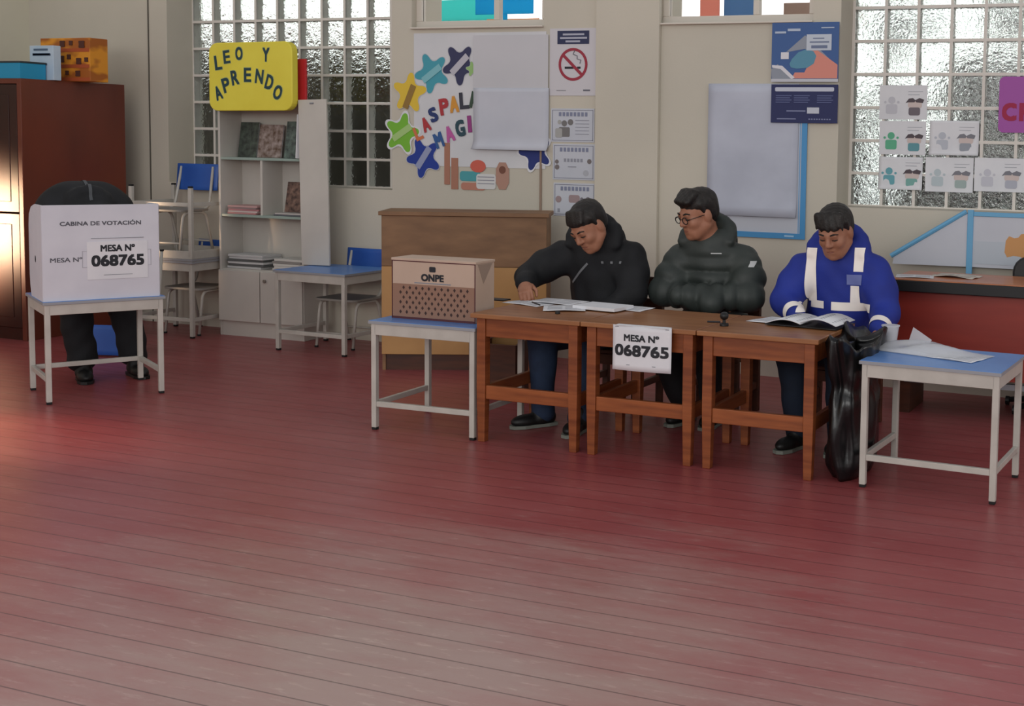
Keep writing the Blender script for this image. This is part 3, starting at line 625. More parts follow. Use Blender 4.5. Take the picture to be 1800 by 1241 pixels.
q.build('prohibition_ring', M_red, nsn)
flat(nsn, 'cigarette', [R(-.06, -.043, .005, -.029), R(.03, -.043, .055, -.029)], M_ink, .0046)
q = MB().tube([(.05, -.005, -.01), (.057, -.005, .012), (.03, -.005, .02), (.03, -.005, .04), (.0, -.005, .05), (.012, -.005, .075)], .003, 6).build('smoke', pmat((110, 108, 118)), nsn)
flat(nsn, 'small_print', [R(.075, -.185, .125, -.175), R(-.12, -.183, -.05, -.18)], pmat((110, 110, 120)))

# three notices in a column
def notice(label, x0, z0, x1, z1, kind):
    nn, w, h = wsheet('printed_notice', label, 'notice', x0, z0, x1, z1, M_paperb, 'printed notices in a column')
    a = pmat((146, 148, 160)); fr = .010
    flat(nn, 'printed_frame', [R(-w/2+fr, -h/2+fr, w/2-fr, -h/2+fr+.003), R(-w/2+fr, h/2-fr-.003, w/2-fr, h/2-fr), R(-w/2+fr, -h/2+fr, -w/2+fr+.003, h/2-fr), R(w/2-fr-.003, -h/2+fr, w/2-fr, h/2-fr)], pmat((120, 122, 140)))
    flat(nn, 'heading_print', [R(-.1+k*.027, h/2-.05, -.1+k*.027+.018, h/2-.024) for k in range(8)], pmat((128, 134, 158)))
    if kind == 0:
        flat(nn, 'drawing', [circ(-.06, .012, .02, 14), rrect(-.10, -.075, -.02, -.012, .01), circ(-.015, .02, .02, 12)], pmat((118, 116, 116)))
        flat(nn, 'drawing', [rrect(-.125, -.08, -.075, -.02, .01), circ(-.125+.03, .02, .014, 12)], pmat((168, 168, 166)), .0052)
        flat(nn, 'text_print', [R(.02, .03-k*.022, .12, .034-k*.022) for k in range(5)], a)
    elif kind == 1:
        flat(nn, 'drawing', [circ(-.122, .0, .014, 12), circ(-.12, -.035, .017, 12), circ(.115, .005, .016, 12)], pmat((120, 112, 112)))
        flat(nn, 'text_print', [R(-.07+k*.024, .0, -.07+k*.024+.016, .022) for k in range(6)] + [R(-.04, -.035, .02, -.028)], a)
        flat(nn, 'drawing', [circ(.09, -.07, .02, 12)], pmat((176, 178, 186)))
    else:
        flat(nn, 'drawing', [circ(-.115, .0, .022, 14), rrect(-.04, -.02, .04, .03, .014)], pmat((158, 138, 140)))
        flat(nn, 'drawing', [circ(.055, .005, .012, 10), circ(.1, .0, .02, 12)], pmat((120, 116, 124)))
        flat(nn, 'text_print', [R(-.122, -.085, -.105, -.06)], a)
notice('top printed notice of the three below the no smoking sign', -4.07, 1.414, -3.754, 1.63, 0)
notice('middle printed notice of the three below the no smoking sign', -4.055, 1.17, -3.750, 1.402, 1)
notice('lowest printed notice of the three, partly behind the black hooded man', -4.048, .935, -3.742, 1.15, 2)

# election poster and board
ep, w, h = wsheet('election_poster', 'blue poster with hand and pink arm above the dark blue notice', 'poster', -2.552, 1.80, -2.132, 2.152, pmat((66, 98, 152)))
ep.location.y -= .02
flat(ep, 'hand_drawing', [chaikin([(-.10, -.06), (-.02, .02), (.08, .0), (.05, -.09), (-.08, -.10)], 1)], pmat((92, 146, 170)), .0052)
flat(ep, 'arm_drawing', [[(.0, -.12), (.205, -.12), (.205, -.075), (.08, .01), (.02, .005), (.03, -.06)], [(-.08, -.155), (.205, -.155), (.205, -.12), (-.06, -.12)]], pmat((218, 142, 128)), .0046)
flat(ep, 'grey_drawing', [[(-.12, .0), (.0, .1), (.165, -.05), (.14, -.07), (.0, .02)], [(-.21, -.10), (-.17, -.07), (-.06, -.165), (-.205, -.165)]], pmat((146, 152, 164)), .0043)
flat(ep, 'sleeve_drawing', [[(-.205, -.075), (-.14, -.08), (-.06, -.15), (-.08, -.16), (-.15, -.10), (-.205, -.09)], R(-.15, -.04, -.1, -.0)], pmat((222, 220, 226)), .0056)
flat(ep, 'text_box', [R(.01, .01, .165, .105)], pmat((196, 204, 216)), .0056)
flat(ep, 'text_print', [R(.05, .078, .12, .084), R(.03, .055, .15, .063), R(.04, .022, .14, .04)], pmat((110, 122, 150)), .0066)
flat(ep, 'logo_print', [R(-.19, .112, -.12, .124), R(-.11, .125, -.03, .14), R(.10, .14, .18, .147)], pmat((184, 196, 214)), .0056)
flat(ep, 'white_margin', [R(-.21, -.176, .21, -.158)], pmat((196, 198, 206)), .0046)
dn, w, h = wsheet('information_notice', 'dark blue information notice below the blue poster', 'notice', -2.549, 1.556, -2.13, 1.785, pmat((42, 48, 92)))
dn.location.y -= .02
flat(dn, 'title_band', [rrect(-.185, .073, .185, .098, .008)], pmat((196, 200, 214)))
flat(dn, 'text_print', [R(x0, .045-k*.013, x0+.10-.01*(k % 2), .050-k*.013) for x0 in (-.18, -.065, .08) for k in range(4)], pmat((96, 104, 146)))
flat(dn, 'text_box', [R(.02, -.058, .095, -.022)], pmat((196, 200, 212)))
flat(dn, 'small_print', [R(-.11, -.047, .01, -.04), R(-.17, -.094, -.05, -.088)] + [R(.03+k*.016, -.096, .04+k*.016, -.088) for k in range(9)], pmat((130, 136, 170)))
bd, w, h = wsheet('notice_board', 'white notice board with light blue frame behind the blank sheet', 'board', -2.955, .855, -2.319, 1.765, mat('board_white', (196, 200, 210), .5))
bd.location.y -= .004
fr = .034
flat(bd, 'blue_frame', [R(w/2-fr, -h/2, w/2, h/2), R(-w/2, -h/2, w/2-fr, -h/2+fr)], mat('light_blue_frame', (72, 146, 200), .45), .004, .006)
flat(bd, 'inner_line', [R(w/2-fr-.014, -h/2+fr, w/2-fr-.008, h/2)], mat('light_blue_line', (120, 170, 214), .5), .004, .0008)
flat(bd, 'brand_print', [R(w/2-.13, -h/2+.012, w/2-.07, -h/2+.022)], pmat((170, 205, 232)), .0106)
bs2, w, h = wsheet('paper_sheet', 'large blank bluish sheet covering the notice board', 'paper', -2.962, .985, -2.375, 1.79, mat('bluish_flipchart', (192, 196, 210), .75, (180, 184, 198), (3, 3, 4), .3, 9), None, .012, curl=.02)

# drawings taped on the right glass-block window
KID = [(-1.945, 1.59, -1.652, 1.795, 0), (-1.94, 1.378, -1.653, 1.580, 1), (-1.632, 1.381, -1.336, 1.586, 2), (-1.938, 1.167, -1.668, 1.364, 3), (-1.650, 1.161, -1.362, 1.367, 4), (-1.356, 1.172, -1.062, 1.370, 5)]
KL = ['drawing sheet with two grey figures, topmost on the glass blocks', 'drawing sheet with green figure, second row on the glass blocks', 'uncoloured drawing sheet right of the green figure drawing', 'drawing sheet with blue and green figure, lowest row left end', 'pale drawing sheet between two others in the lowest row', 'very pale drawing sheet at the right end of the lowest row']
FC = [((196, 196, 204), (112, 104, 112)), ((96, 176, 140), (96, 150, 160)), ((186, 190, 200), (150, 156, 166)), ((104, 166, 178), (120, 170, 164)), ((184, 196, 202), (160, 176, 174)), ((196, 196, 206), (176, 178, 190))]
for (x0, z0, x1, z1, k) in KID:
    kd, w, h = wsheet('drawing_sheet', KL[k], 'drawing', x0, z0, x1, z1, M_paper, 'drawings taped on the glass blocks', 0, -.008, curl=.012 if k in (2, 3) else 0)
    a, b = FC[k]
    flat(kd, 'figure_drawing', [circ(-.07, .012, .022, 14), rrect(-.105, -.07, -.035, -.012, .012), circ(-.11, -.0, .008, 8), circ(-.03, -.0, .008, 8)], pmat(a))
    flat(kd, 'hair_drawing', [[(.015, -.005), (.035, .022), (.06, .026), (.075, .012), (.07, .0), (.03, .0)], [(.072, .012), (.10, .026), (.128, .016), (.12, -.004), (.08, .0)]], pmat((84, 74, 80) if k in (0, 1, 3) else (124, 124, 132)), .0052)
    flat(kd, 'face_drawing', [rrect(.03, -.035, .115, .006, .016)], pmat((206, 190, 186)), .0046)
    flat(kd, 'body_drawing', [rrect(.035, -.078, .105, -.03, .012)], pmat(b), .0048)
    flat(kd, 'text_print', [R(.03, .062-j*.018, .12-.02*(j % 2), .066-j*.018) for j in range(2)], pmat((176, 178, 186)))
pp = thing('letter_card', 'purple card with dark red letters at the right picture edge', 'card', (-.98, -.012, 1.68))
MB().prism(rrect(-.245, -.16, .245, .165, .03), 0, .008, lambda x, y, z: (x, -z, y)).build('card_sheet', mat('purple_foam', (162, 84, 164), .6), pp)
q = MB(); put_text(q, 'C', .085, .105, lambda u, v, d: (-.183+u, -.0095-d, -.04+v), .05); put_text(q, 'R', .085, .105, lambda u, v, d: (-.083+u, -.0095-d, -.04+v), .05); q.build('lettering', mat('maroon_foam', (158, 30, 70), .6), pp)

# ------------------------------------------------------------------ teacher's desk and folding board
td = thing('teacher_desk', 'red fronted office desk with black edged wooden top', 'desk', (-.93, -.72, 0))
M_tdt = mat('orange_wood_laminate', (196, 128, 88), .3, (182, 112, 76), (2, 14, 8)); M_tdf = mat('red_brown_panel', (150, 52, 40), .4, (134, 44, 34), (2, 2, 12))
MB().box((-.68, -.28, .665), (1.2, .2, .725)).build('edge_band', M_black, td, bev=.004)
MB().box((-.672, -.272, .725), (1.192, .192, .731)).build('desk_top', M_tdt, td)
MB().box((-.64, -.22, .22), (1.16, -.2, .665)).build('front_panel', M_tdf, td)
for x in (-.6, .25, 1.12): MB().box((x-.03, -.18, 0), (x+.03, .16, .665)).build('leg_panel', M_dwood, td)
MB().box((-.6, -.19, .17), (1.12, -.16, .20)).build('crossbar', M_edge, td)
fb = thing('folding_board', 'light blue framed white folding board behind the red desk', 'board', (-1.315, -.325, .74))
M_bf = mat('sky_blue_frame', (104, 168, 208), .45)
MB().prism([(-.43, .01), (-.01, .01), (-.01, .315), (-.42, .07)], -.004, .004, lambda x, y, z: (x, z+.05*x/.43, y)).build('left_leaf', M_paperb, fb)
q = MB().tube([(-.44, -.055, .055), (-.02, -.003, .325)], .014, 8); q.build('slanted_frame', M_bf, fb)
MB().box((-.012, -.012, -.45), (.022, .012, .335)).build('corner_post', M_bf, fb, bev=.003)
MB().box((.022, -.004, .01), (.9, .004, .31)).build('right_leaf', M_paperb, fb); MB().box((.022, -.010, .3), (.9, .010, .325)).build('top_frame', M_bf, fb, bev=.003)
MB().box((.03, -.006, .03), (.5, -.0035, .16)).build('lower_sheet', pmat((186, 194, 204)), fb)
q = MB().prism(chaikin([(.20, .07), (.21, .2), (.27, .18), (.3, .22), (.42, .2), (.42, .1), (.34, .06), (.27, .09)], 1), .0, .002, lambda x, y, z: (x, -.0045-z, y)); q.build('orange_cutout', pmat((204, 150, 96)), fb)
oc = thing('office_chair', 'black office chair back behind the red desk', 'chair', (-.84, -.40, 0))
MB().prism(rrect(-.2, .60, .2, .84, .09), -.03, .03, lambda x, y, z: (x, z, y)).build('backrest', M_black, oc, bev=.012)
MB().box((-.2, -.2, .42), (.2, .1, .47)).build('seat', M_black, oc, bev=.015); MB().tube([(0, .02, .44), (0, .03, .64)], .02).build('back_bar', M_black, oc)
MB().tube([(0, -.05, .06), (0, -.05, .42)], .025).build('gas_stem', M_black, oc); 
for k in range(5): a = 2*math.pi*k/5+.3; MB().tube([(0, -.05, .07), (.22*math.cos(a), -.05+.22*math.sin(a), .03)], [.02, .014]).tube([(.22*math.cos(a)-.01, -.05+.22*math.sin(a), .025), (.22*math.cos(a)+.01, -.05+.22*math.sin(a), .025)], .025, 12).build('foot', M_black, oc)
oc.location = (-.84, -.465, 0)
def loose(name, label, cat, X, Y, Z, w, d, rz, m=None, amp=.004, group=None, th=.0012, lines=True):
    root = thing(name, label, cat, (X, Y, Z), rz, group)
    fn = lambda u, v: ((u-.5)*w, (v-.5)*d, .0022+amp*(math.sin(u*3.1)**2*.6+.4*math.sin(v*5+u*3)**2))
    sheet(fn, 8, 8, th, 'sheet', m or M_paper, root)
    if lines:
        q = MB()
        for k in range(6):
            v = .15+.12*k
            for a0, a1 in ((.1, .45), (.52, .9)):
                P = [Vector(fn(a, b))+Vector((0, 0, .0012)) for a, b in ((a0, v), (a1, v), (a1, v+.02), (a0, v+.02))]; q.add(P, [(0, 1, 2, 3)])
        q.build('printed_line', M_inkg, root)
    return root
loose('paper_sheet', 'white paper at the left end of the red desk', 'paper', -1.50, -.86, .731, .2, .15, .2, group='papers on the red desk')
loose('paper_sheet', 'paper with a curled edge on the red desk beside its left paper', 'paper', -1.30, -.74, .731, .24, .16, -.2, mat('cream_paper', (206, 198, 186), .7), .012, 'papers on the red desk')

# ------------------------------------------------------------------ papers on the desks
DT = .611
loose('form_sheet', 'printed form at the left end, under the writing hand', 'form', -3.17, -2.02, DT, .24, .17, -.25, amp=.003, group='election forms on the desks')
loose('form_sheet', 'printed form behind the writing hand in front of the black jacket', 'form', -3.06, -1.945, DT+.0055, .26, .17, -.1, amp=.004, group='election forms on the desks')
loose('form_sheet', 'printed form with front corner near the desk edge', 'form', -2.92, -2.135, DT+.004, .2, .19, .5, amp=.003, group='election forms on the desks')
tag(MB().box((-.12, -.085, 0), (.12, .085, .016)).build('form_pad', M_paper, bev=.001), 'thick white pad of forms beside the number sheet', 'paper pad').location = (-2.755, -2.05, DT+.006)
bpy.data.objects['form_pad'].rotation_euler = (0, 0, -.12)
loose('form_sheet', 'printed form poking out at the right under the white pad', 'form', -2.655, -1.965, DT, .2, .16, -.05, amp=.003, group='election forms on the desks')
tag(MB().box((-.07, -.035, 0), (.07, .035, .006)).build('ink_pad', M_black, bev=.002), 'black flat ink pad beside the writing hand', 'ink pad').location = (-3.40, -1.985, DT)
pen = MB().tube([(-.055, 0, .004), (.05, 0, .004), (.062, 0, .004)], [.004, .004, .001], 8).build('pen', M_black, smooth=True); tag(pen, 'black pen lying on the printed forms', 'pen'); pen.location = (-3.085, -2.12, DT+.012); pen.rotation_euler = (0, 0, -.7)
cap_ = MB().tube([(0, 0, 0), (0, 0, .012)], .012, 16).build('bottle_cap', M_black, bev=.002); tag(cap_, 'small black cap at the front edge of the first desk', 'cap'); cap_.location = (-2.87, -2.29, DT)
sm = thing('stamp', 'round black knobbed stamp standing on the third desk', 'stamp', (-2.035, -2.275, DT))
MB().tube([(0, 0, 0), (0, 0, .012)], .02, 20).build('base', M_black, sm, bev=.002); MB().tube([(0, 0, .012), (0, 0, .03)], .007, 12).build('stem', M_black, sm)
mk = MB(); mk.tube([(0, 0, .028), (0, 0, .033), (0, 0, .042), (0, 0, .05), (0, 0, .058), (0, 0, .063)], [.008, .016, .0195, .0195, .015, .006], 18); mk.build('knob', M_black, sm, smooth=True)
pn2 = MB().tube([(-.03, 0, .004), (.03, 0, .004)], .004, 8).build('pencil_stub', M_ink); tag(pn2, 'short dark pencil stub left of the round stamp', 'pencil'); pn2.location = (-2.115, -2.20, DT); pn2.rotation_euler = (0, 0, .3)
loose('form_sheet', 'printed form left of the open booklet on the third desk', 'form', -1.865, -2.03, DT, .22, .2, -.3, amp=.004, group='election forms on the desks')
bk = thing('booklet', 'open printed booklet with raised page on the third desk', 'booklet', (-1.70, -2.06, DT+.009), -.08)
lf = lambda u, v: (-.17+.17*u, (v-.5)*.24, .002+.022*math.sin(u*math.pi*.9)); rf = lambda u, v: (.17*u, (v-.5)*.24, .006+.03*math.sin(.35+u*2.6))
sheet(lf, 10, 2, .003, 'left_page', M_paper, bk); sheet(rf, 10, 2, .003, 'right_page', M_paper, bk)
q = MB()
for f_ in (lf, rf):
    for k in range(7):
        v = .12+.11*k; q.add([Vector(f_(a, b))+Vector((0, 0, .003)) for a, b in ((.12, v), (.5, v), (.5, v+.03), (.12, v+.03))], [(0, 1, 2, 3)]); q.add([Vector(f_(a, b))+Vector((0, 0, .003)) for a, b in ((.5, v), (.88, v), (.88, v+.03), (.5, v+.03))], [(0, 1, 2, 3)])
q.build('printed_line', M_inkg, bk)
MB().box((-.172, -.122, -.004), (.172, .122, -.0005)).build('cover', M_black, bk)

# ------------------------------------------------------------------ table with cup and plastic bag
T2 = .538
cp = thing('plastic_cup', 'translucent white plastic cup at the back of the right table', 'cup', (-1.345, -1.99, T2))
M_cupm = mat('translucent_plastic', (226, 226, 232), .35, alpha=.62)
q = MB().tube([(0, 0, 0), (0, 0, .004), (0, 0, .085), (0, 0, .088)], [.027, .028, .038, .040], 24, False); q.build('cup_wall', M_cupm, cp, smooth=True).modifiers.new('s', 'SOLIDIFY').thickness = .002
MB().tube([(0, 0, .001), (0, 0, .004)], .028, 24).build('cup_base', M_cupm, cp); MB().tube([(0, 0, .084), (0, 0, .089)], .0415, 24).build('rim', M_cupm, cp)
M_bagm = mat('clear_plastic_film', (236, 238, 244), .2, alpha=.42)
pb = thing('plastic_bag', 'crumpled clear plastic bag with papers on the right table', 'bag', (-1.13, -2.12, T2), -.35)
nz = rng.normal(size=(6, 4))
def bagf(u, v, s=1.0, z0=.0):
    x = (u-.5)*.50; y = (v-.5)*(.27-.06*u); b = math.sin(math.pi*u)**.5*math.sin(math.pi*v)**.5 if 0 < u < 1 and 0 < v < 1 else 0
    z = .004+b*(.036*(1-u)+.010)+.011*b*sum(math.sin(n_[0]*6*u+n_[1]*6*v+n_[2]) for n_ in nz)/2
    return (x, y, max(.003, z)+z0)
sheet(lambda u, v: bagf(u, v), 26, 16, .001, 'film_top', M_bagm, pb, smooth=False)
sheet(lambda u, v: ((u-.5)*.5, (v-.5)*(.27-.06*u), .0016), 4, 4, .0008, 'film_bottom', M_bagm, pb)
pr = loose('paper_sheet', 'white folded paper in front of the plastic bag', 'paper', -1.0, -2.215, T2, .21, .14, -.3, amp=.004)
# standing plastic sleeve beside the cup
sheet(lambda u, v: (-.17+.11*u+.03*v, .07-.02*u, .004+.085*v*(1-.5*u)), 6, 6, .0008, 'film_flap', M_bagm, pb, smooth=False)

# black refuse bag hung on the desk end
M_bag = mat('black_bag_film', (14, 14, 16), .28, (22, 22, 24), (9, 9, 9), .7, 16)
gb = thing('refuse_bag', 'large black plastic refuse bag hanging at the end of the desk row', 'bag', (-1.446, -2.20, 0))
def gbag(u, v):
    a = 2*math.pi*u; bl = 1+.22*max(0, v-.72)/.28-.30*max(0, .10-v)/.10-.16*math.exp(-((v-.66)/.07)**2)
    fold = 1+.05*math.sin(a*7+v*5)+.05*math.sin(a*4-v*11)+.05*math.sin(a*13+2)*v
    z = .598*v+.004+(.028*math.sin(a*3+.6)+.014*math.sin(a*8))*v**3
    return (max(-.085, .092*bl*fold*math.cos(a)), .228*bl**.5*fold*math.sin(a), max(.004, z))
sheet(lambda u, v: gbag(u, v), 110, 34, .002, 'bag_film', M_bag, gb)
def gmouth(u, v):
    x, y, z = gbag(u, 1); return (x*(1-v), y*(1-v), z-.06*v*(1-v)-.05*v+.015*math.sin(14*math.pi*u)*v*(1-v))
sheet(gmouth, 90, 6, .002, 'bag_mouth', M_bag, gb)

# ------------------------------------------------------------------ people: smooth-blended bodies meshed from a distance field
def V3(*a): return np.array(a, float)
def field_mesh(prims, h, disp=None):
    lo = np.full(3, 1e9); hi = np.full(3, -1e9)
    def bounds(p):
        if p[0] == 'c': r = max(p[3], p[4])+(p[6][0] if len(p) > 6 else 0); return np.minimum(p[1], p[2])-r, np.maximum(p[1], p[2])+r
        r = max(p[2]); return p[1]-r, p[1]+r
    for p in prims:
        if p[0] in 'ce': a, b = bounds(p); lo = np.minimum(lo, a); hi = np.maximum(hi, b)
    lo -= 4*h; hi += 4*h; N = np.ceil((hi-lo)/h).astype(int)+1
    ax = [(lo[i]+h*np.arange(N[i])).astype(np.float32) for i in range(3)]; D = np.full(N, .2, np.float32)
    for p in prims:
        if p[0] == 'x':      # cut away the side n points to
            nrm, q = p[2], p[1]
            d = (ax[0][:, None, None]-q[0])*nrm[0]+(ax[1][None, :, None]-q[1])*nrm[1]+(ax[2][None, None, :]-q[2])*nrm[2]
            D = np.maximum(D, d); continue
        a, b = bounds(p); k = p[5] if p[0] == 'c' else p[4]; mg = max(k, .0)+.03
        i0 = np.clip(np.floor((a-mg-lo)/h).astype(int), 0, N-1); i1 = np.clip(np.ceil((b+mg-lo)/h).astype(int)+1, 1, N)
        X = ax[0][i0[0]:i1[0], None, None]; Y = ax[1][None, i0[1]:i1[1], None]; Z = ax[2][None, None, i0[2]:i1[2]]
        if p[0] == 'c':
            A, B, ra, rb = p[1], p[2], p[3], p[4]; ba = B-A; L2 = max(float(ba@ba), 1e-9)
            px, py, pz = X-A[0], Y-A[1], Z-A[2]; t = np.clip((px*ba[0]+py*ba[1]+pz*ba[2])/L2, 0, 1)
            d = np.sqrt((px-t*ba[0])**2+(py-t*ba[1])**2+(pz-t*ba[2])**2)-(ra+(rb-ra)*t)
            if len(p) > 6: d = d - p[6][0]*(np.abs(np.sin(np.pi*t*math.sqrt(L2)/p[6][1]))-.6)
        else:
            c, r, Rm = p[1], p[2], p[3]; px, py, pz = X-c[0], Y-c[1], Z-c[2]
            if Rm is None: Rm = np.eye(3)
            q0 = (px*Rm[0, 0]+py*Rm[1, 0]+pz*Rm[2, 0]); q1 = (px*Rm[0, 1]+py*Rm[1, 1]+pz*Rm[2, 1]); q2 = (px*Rm[0, 2]+py*Rm[1, 2]+pz*Rm[2, 2])
            k0 = np.sqrt((q0/r[0])**2+(q1/r[1])**2+(q2/r[2])**2); k1 = np.sqrt((q0/r[0]**2)**2+(q1/r[1]**2)**2+(q2/r[2]**2)**2)
            d = k0*(k0-1)/np.maximum(k1, 1e-6)
            if len(p) > 5 and p[5]: d = d - p[5][0]*(np.abs(np.sin(np.pi*(Z+p[5][2]*X+p[5][3]*Y)/p[5][1]))-.6)
        s = D[i0[0]:i1[0], i0[1]:i1[1], i0[2]:i1[2]]
        if p[0] == 's':
            hh = np.maximum(k-np.abs(s+d), 0)/max(k, 1e-6); D[i0[0]:i1[0], i0[1]:i1[1], i0[2]:i1[2]] = np.maximum(s, -d)+hh*hh*k/4
        else:
            hh = np.maximum(k-np.abs(s-d), 0)/max(k, 1e-6); D[i0[0]:i1[0], i0[1]:i1[1], i0[2]:i1[2]] = np.minimum(s, d)-hh*hh*k/4
    if disp is not None:
        I = np.argwhere(np.abs(D) < .03); P = lo+I*h; D[I[:, 0], I[:, 1], I[:, 2]] -= disp(P).astype(np.float32)
    ins = D < 0
    c8 = [ins[i:N[0]-1+i, j:N[1]-1+j, k:N[2]-1+k] for i in (0, 1) for j in (0, 1) for k in (0, 1)]
    cnt = sum(c.astype(np.int8) for c in c8); act = np.argwhere((cnt > 0) & (cnt < 8)); idx = np.full(N-1, -1, np.int32); idx[act[:, 0], act[:, 1], act[:, 2]] = np.arange(len(act))
    off = np.array([(i, j, k) for i in (0, 1) for j in (0, 1) for k in (0, 1)]); val = np.stack([D[act[:, 0]+o[0], act[:, 1]+o[1], act[:, 2]+o[2]] for o in off], 1)
    acc = np.zeros((len(act), 3)); n = np.zeros(len(act))
    for a in range(8):
        for b in range(a+1, 8):
            if np.abs(off[a]-off[b]).sum() != 1: continue
            va, vb = val[:, a], val[:, b]; m = (va < 0) != (vb < 0); t = np.where(m, va/np.where(m, va-vb, 1), 0)
            acc += np.where(m[:, None], off[a]+t[:, None]*(off[b]-off[a]), 0); n += m
    Vt = lo+h*(act+acc/np.maximum(n, 1)[:, None]); F = []
    for axis in range(3):
        sl0 = [slice(None)]*3; sl1 = [slice(None)]*3; sl0[axis] = slice(0, -1); sl1[axis] = slice(1, None)
        s0, s1 = ins[tuple(sl0)], ins[tuple(sl1)]; e = np.argwhere(s0 != s1); u, v = (axis+1) % 3, (axis+2) % 3
        e = e[(e[:, u] > 0) & (e[:, v] > 0) & (e[:, u] < N[u]-1) & (e[:, v] < N[v]-1)]
        du = np.eye(3, dtype=int)[u]; dv = np.eye(3, dtype=int)[v]
        q = [idx[tuple((e-x).T)] for x in (du+dv, dv, 0*du, du)]; q = np.stack(q, 1); fl = s0[tuple(e.T)]
        F.append(np.where(fl[:, None], q, q[:, ::-1]))
    F = np.concatenate(F); return Vt, F[(F >= 0).all(1)]
def relax(Vt, F, it=2):
    E_ = np.concatenate([F[:, [0, 1]], F[:, [1, 2]], F[:, [2, 3]], F[:, [3, 0]]])
    for _ in range(it):
        s = np.zeros_like(Vt); n = np.zeros(len(Vt))
        for a, b in ((0, 1), (1, 0)): np.add.at(s, E_[:, a], Vt[E_[:, b]]); np.add.at(n, E_[:, a], 1)
        Vt = .5*Vt+.5*s/np.maximum(n, 1)[:, None]
    return Vt
def blob(name, prims, h, m, root, disp=None, it=2):
    Vt, F = field_mesh(prims, h, disp); Vt = relax(Vt, F, it); o = mesh(name, [], [], m, root)
    me = bpy.data.meshes.new(name); Vt = Vt-np.array(root.location); me.vertices.add(len(Vt)); me.vertices.foreach_set('co', Vt.astype(np.float32).ravel())
    me.loops.add(4*len(F)); me.loops.foreach_set('vertex_index', F.astype(np.int32).ravel()); me.polygons.add(len(F)); me.polygons.foreach_set('loop_start', np.arange(0, 4*len(F), 4, dtype=np.int32))
    me.update(calc_edges=True); me.validate(); me.materials.append(m); me.polygons.foreach_set('use_smooth', np.ones(len(me.polygons), bool)); o.data = me; return o
def patch(src, name, planes, m, root, off=.003):
    """cut a strip out of a garment along planes (point, outward normal) and lift it off the cloth"""
    b = bmesh.new(); b.from_mesh(src.data); base = np.array(root.location)
    for p, n in planes:
        bmesh.ops.bisect_plane(b, geom=b.verts[:]+b.edges[:]+b.faces[:], plane_co=Vector(p-base), plane_no=Vector(n), clear_outer=True)
    b.normal_update()
    for v in b.verts: v.co += v.normal*off
    me = bpy.data.meshes.new(name); b.to_mesh(me); b.free(); me.materials.clear(); me.materials.append(m)
    o = bpy.data.objects.new(name, me); COL.objects.link(o); o.parent = root; me.polygons.foreach_set('use_smooth', np.ones(len(me.polygons), bool)); return o
def cloth(amp, f=38, sd=0):
    r = np.random.default_rng(sd); K_ = r.normal(size=(5, 3))*f*.55; ph = r.uniform(0, 6.3, 5)
    return lambda P: amp*sum(np.sin(P@K_[i]+ph[i]) for i in range(5))/2.2
def frame(yaw, pitch, roll=0, f0=(0, -1, 0)):
    """columns: person's left, face direction, up; yaw turns to the person's right"""
    a = math.atan2(f0[1], f0[0])-yaw; f = V3(math.cos(a)*math.cos(pitch), math.sin(a)*math.cos(pitch), -math.sin(pitch))
    l = np.cross((0, 0, 1), f); l /= np.linalg.norm(l); u = np.cross(f, l)
    u = -u if u[2] < 0 else u
    l2 = math.cos(roll)*l+math.sin(roll)*u; u2 = -math.sin(roll)*l+math.cos(roll)*u; return np.stack([l2, f, u2], 1)
def head_prims(hc, M, neck):
    w = lambda x, y, z: hc+M@V3(x, y, z); P = []
    P.append(('e', w(0, -.012, .035), (.076, .096, .084), M, .02)); P.append(('e', w(0, .028, -.025), (.062, .066, .088), M, .03))
    P.append(('e', w(0, .042, -.078), (.046, .048, .040), M, .03)); P.append(('c', w(-.056, .0, -.055), w(-.025, .055, -.095), .024, .020, .03)); P.append(('c', w(.056, .0, -.055), w(.025, .055, -.095), .024, .020, .03))
    for s in (-1, 1):
        P.append(('e', w(.038*s, .062, -.028), (.024, .026, .024), M, .02))
        P.append(('s', w(.032*s, .100, .004), (.019, .016, .011), M, .010))
        P.append(('e', w(.0315*s, .0815, .003), (.0150, .0125, .0100), M, .004))
        P.append(('e', w(.077*s, -.006, -.010), (.011, .023, .033), M, .008))
    P.append(('c', w(-.036, .087, .020), w(.036, .087, .020), .011, .011, .012))
    P.append(('c', w(0, .092, .012), w(0, .109, -.026), .009, .0135, .010)); P.append(('e', w(-.012, .098, -.030), (.009, .011, .008), M, .008)); P.append(('e', w(.012, .098, -.030), (.009, .011, .008), M, .008))
    P.append(('c', w(-.018, .087, -.060), w(.018, .087, -.060), .0075, .0075, .006)); P.append(('c', w(-.015, .086, -.073), w(.015, .086, -.073), .0085, .0085, .006)); P.append(('s', w(0, .098, -.0665), (.026, .008, .002), M, .003))
    P.append(('e', w(0, .074, -.103), (.021, .020, .017), M, .015)); P.append(('c', w(0, -.030, -.03), neck, .053, .058, .04)); return P
def face_bits(root, hc, M, skin_dark):
    w = lambda x, y, z: hc+M@V3(x, y, z)-np.array(root.location)
    for s in (-1, 1):
        MB().tube([w(.016*s, .0985, .024), w(.034*s, .096, .030), w(.052*s, .082, .024)], [.0035, .0045, .0025], 6).build('eyebrow', M_hair, root, smooth=True)
        MB().tube([w(.018*s, .0935, -.0025), w(.032*s, .0955, -.004), w(.046*s, .0865, -.0025)], [.0018, .0028, .0018], 6).build('eyelash', M_hair, root, smooth=True)
    MB().tube([w(-.019, .0935, -.0665), w(0, .097, -.0675), w(.019, .0935, -.0665)], [.0012, .002, .0012], 6).build('mouth_line', mat('lip', (126, 70, 62), .5), root, smooth=True)
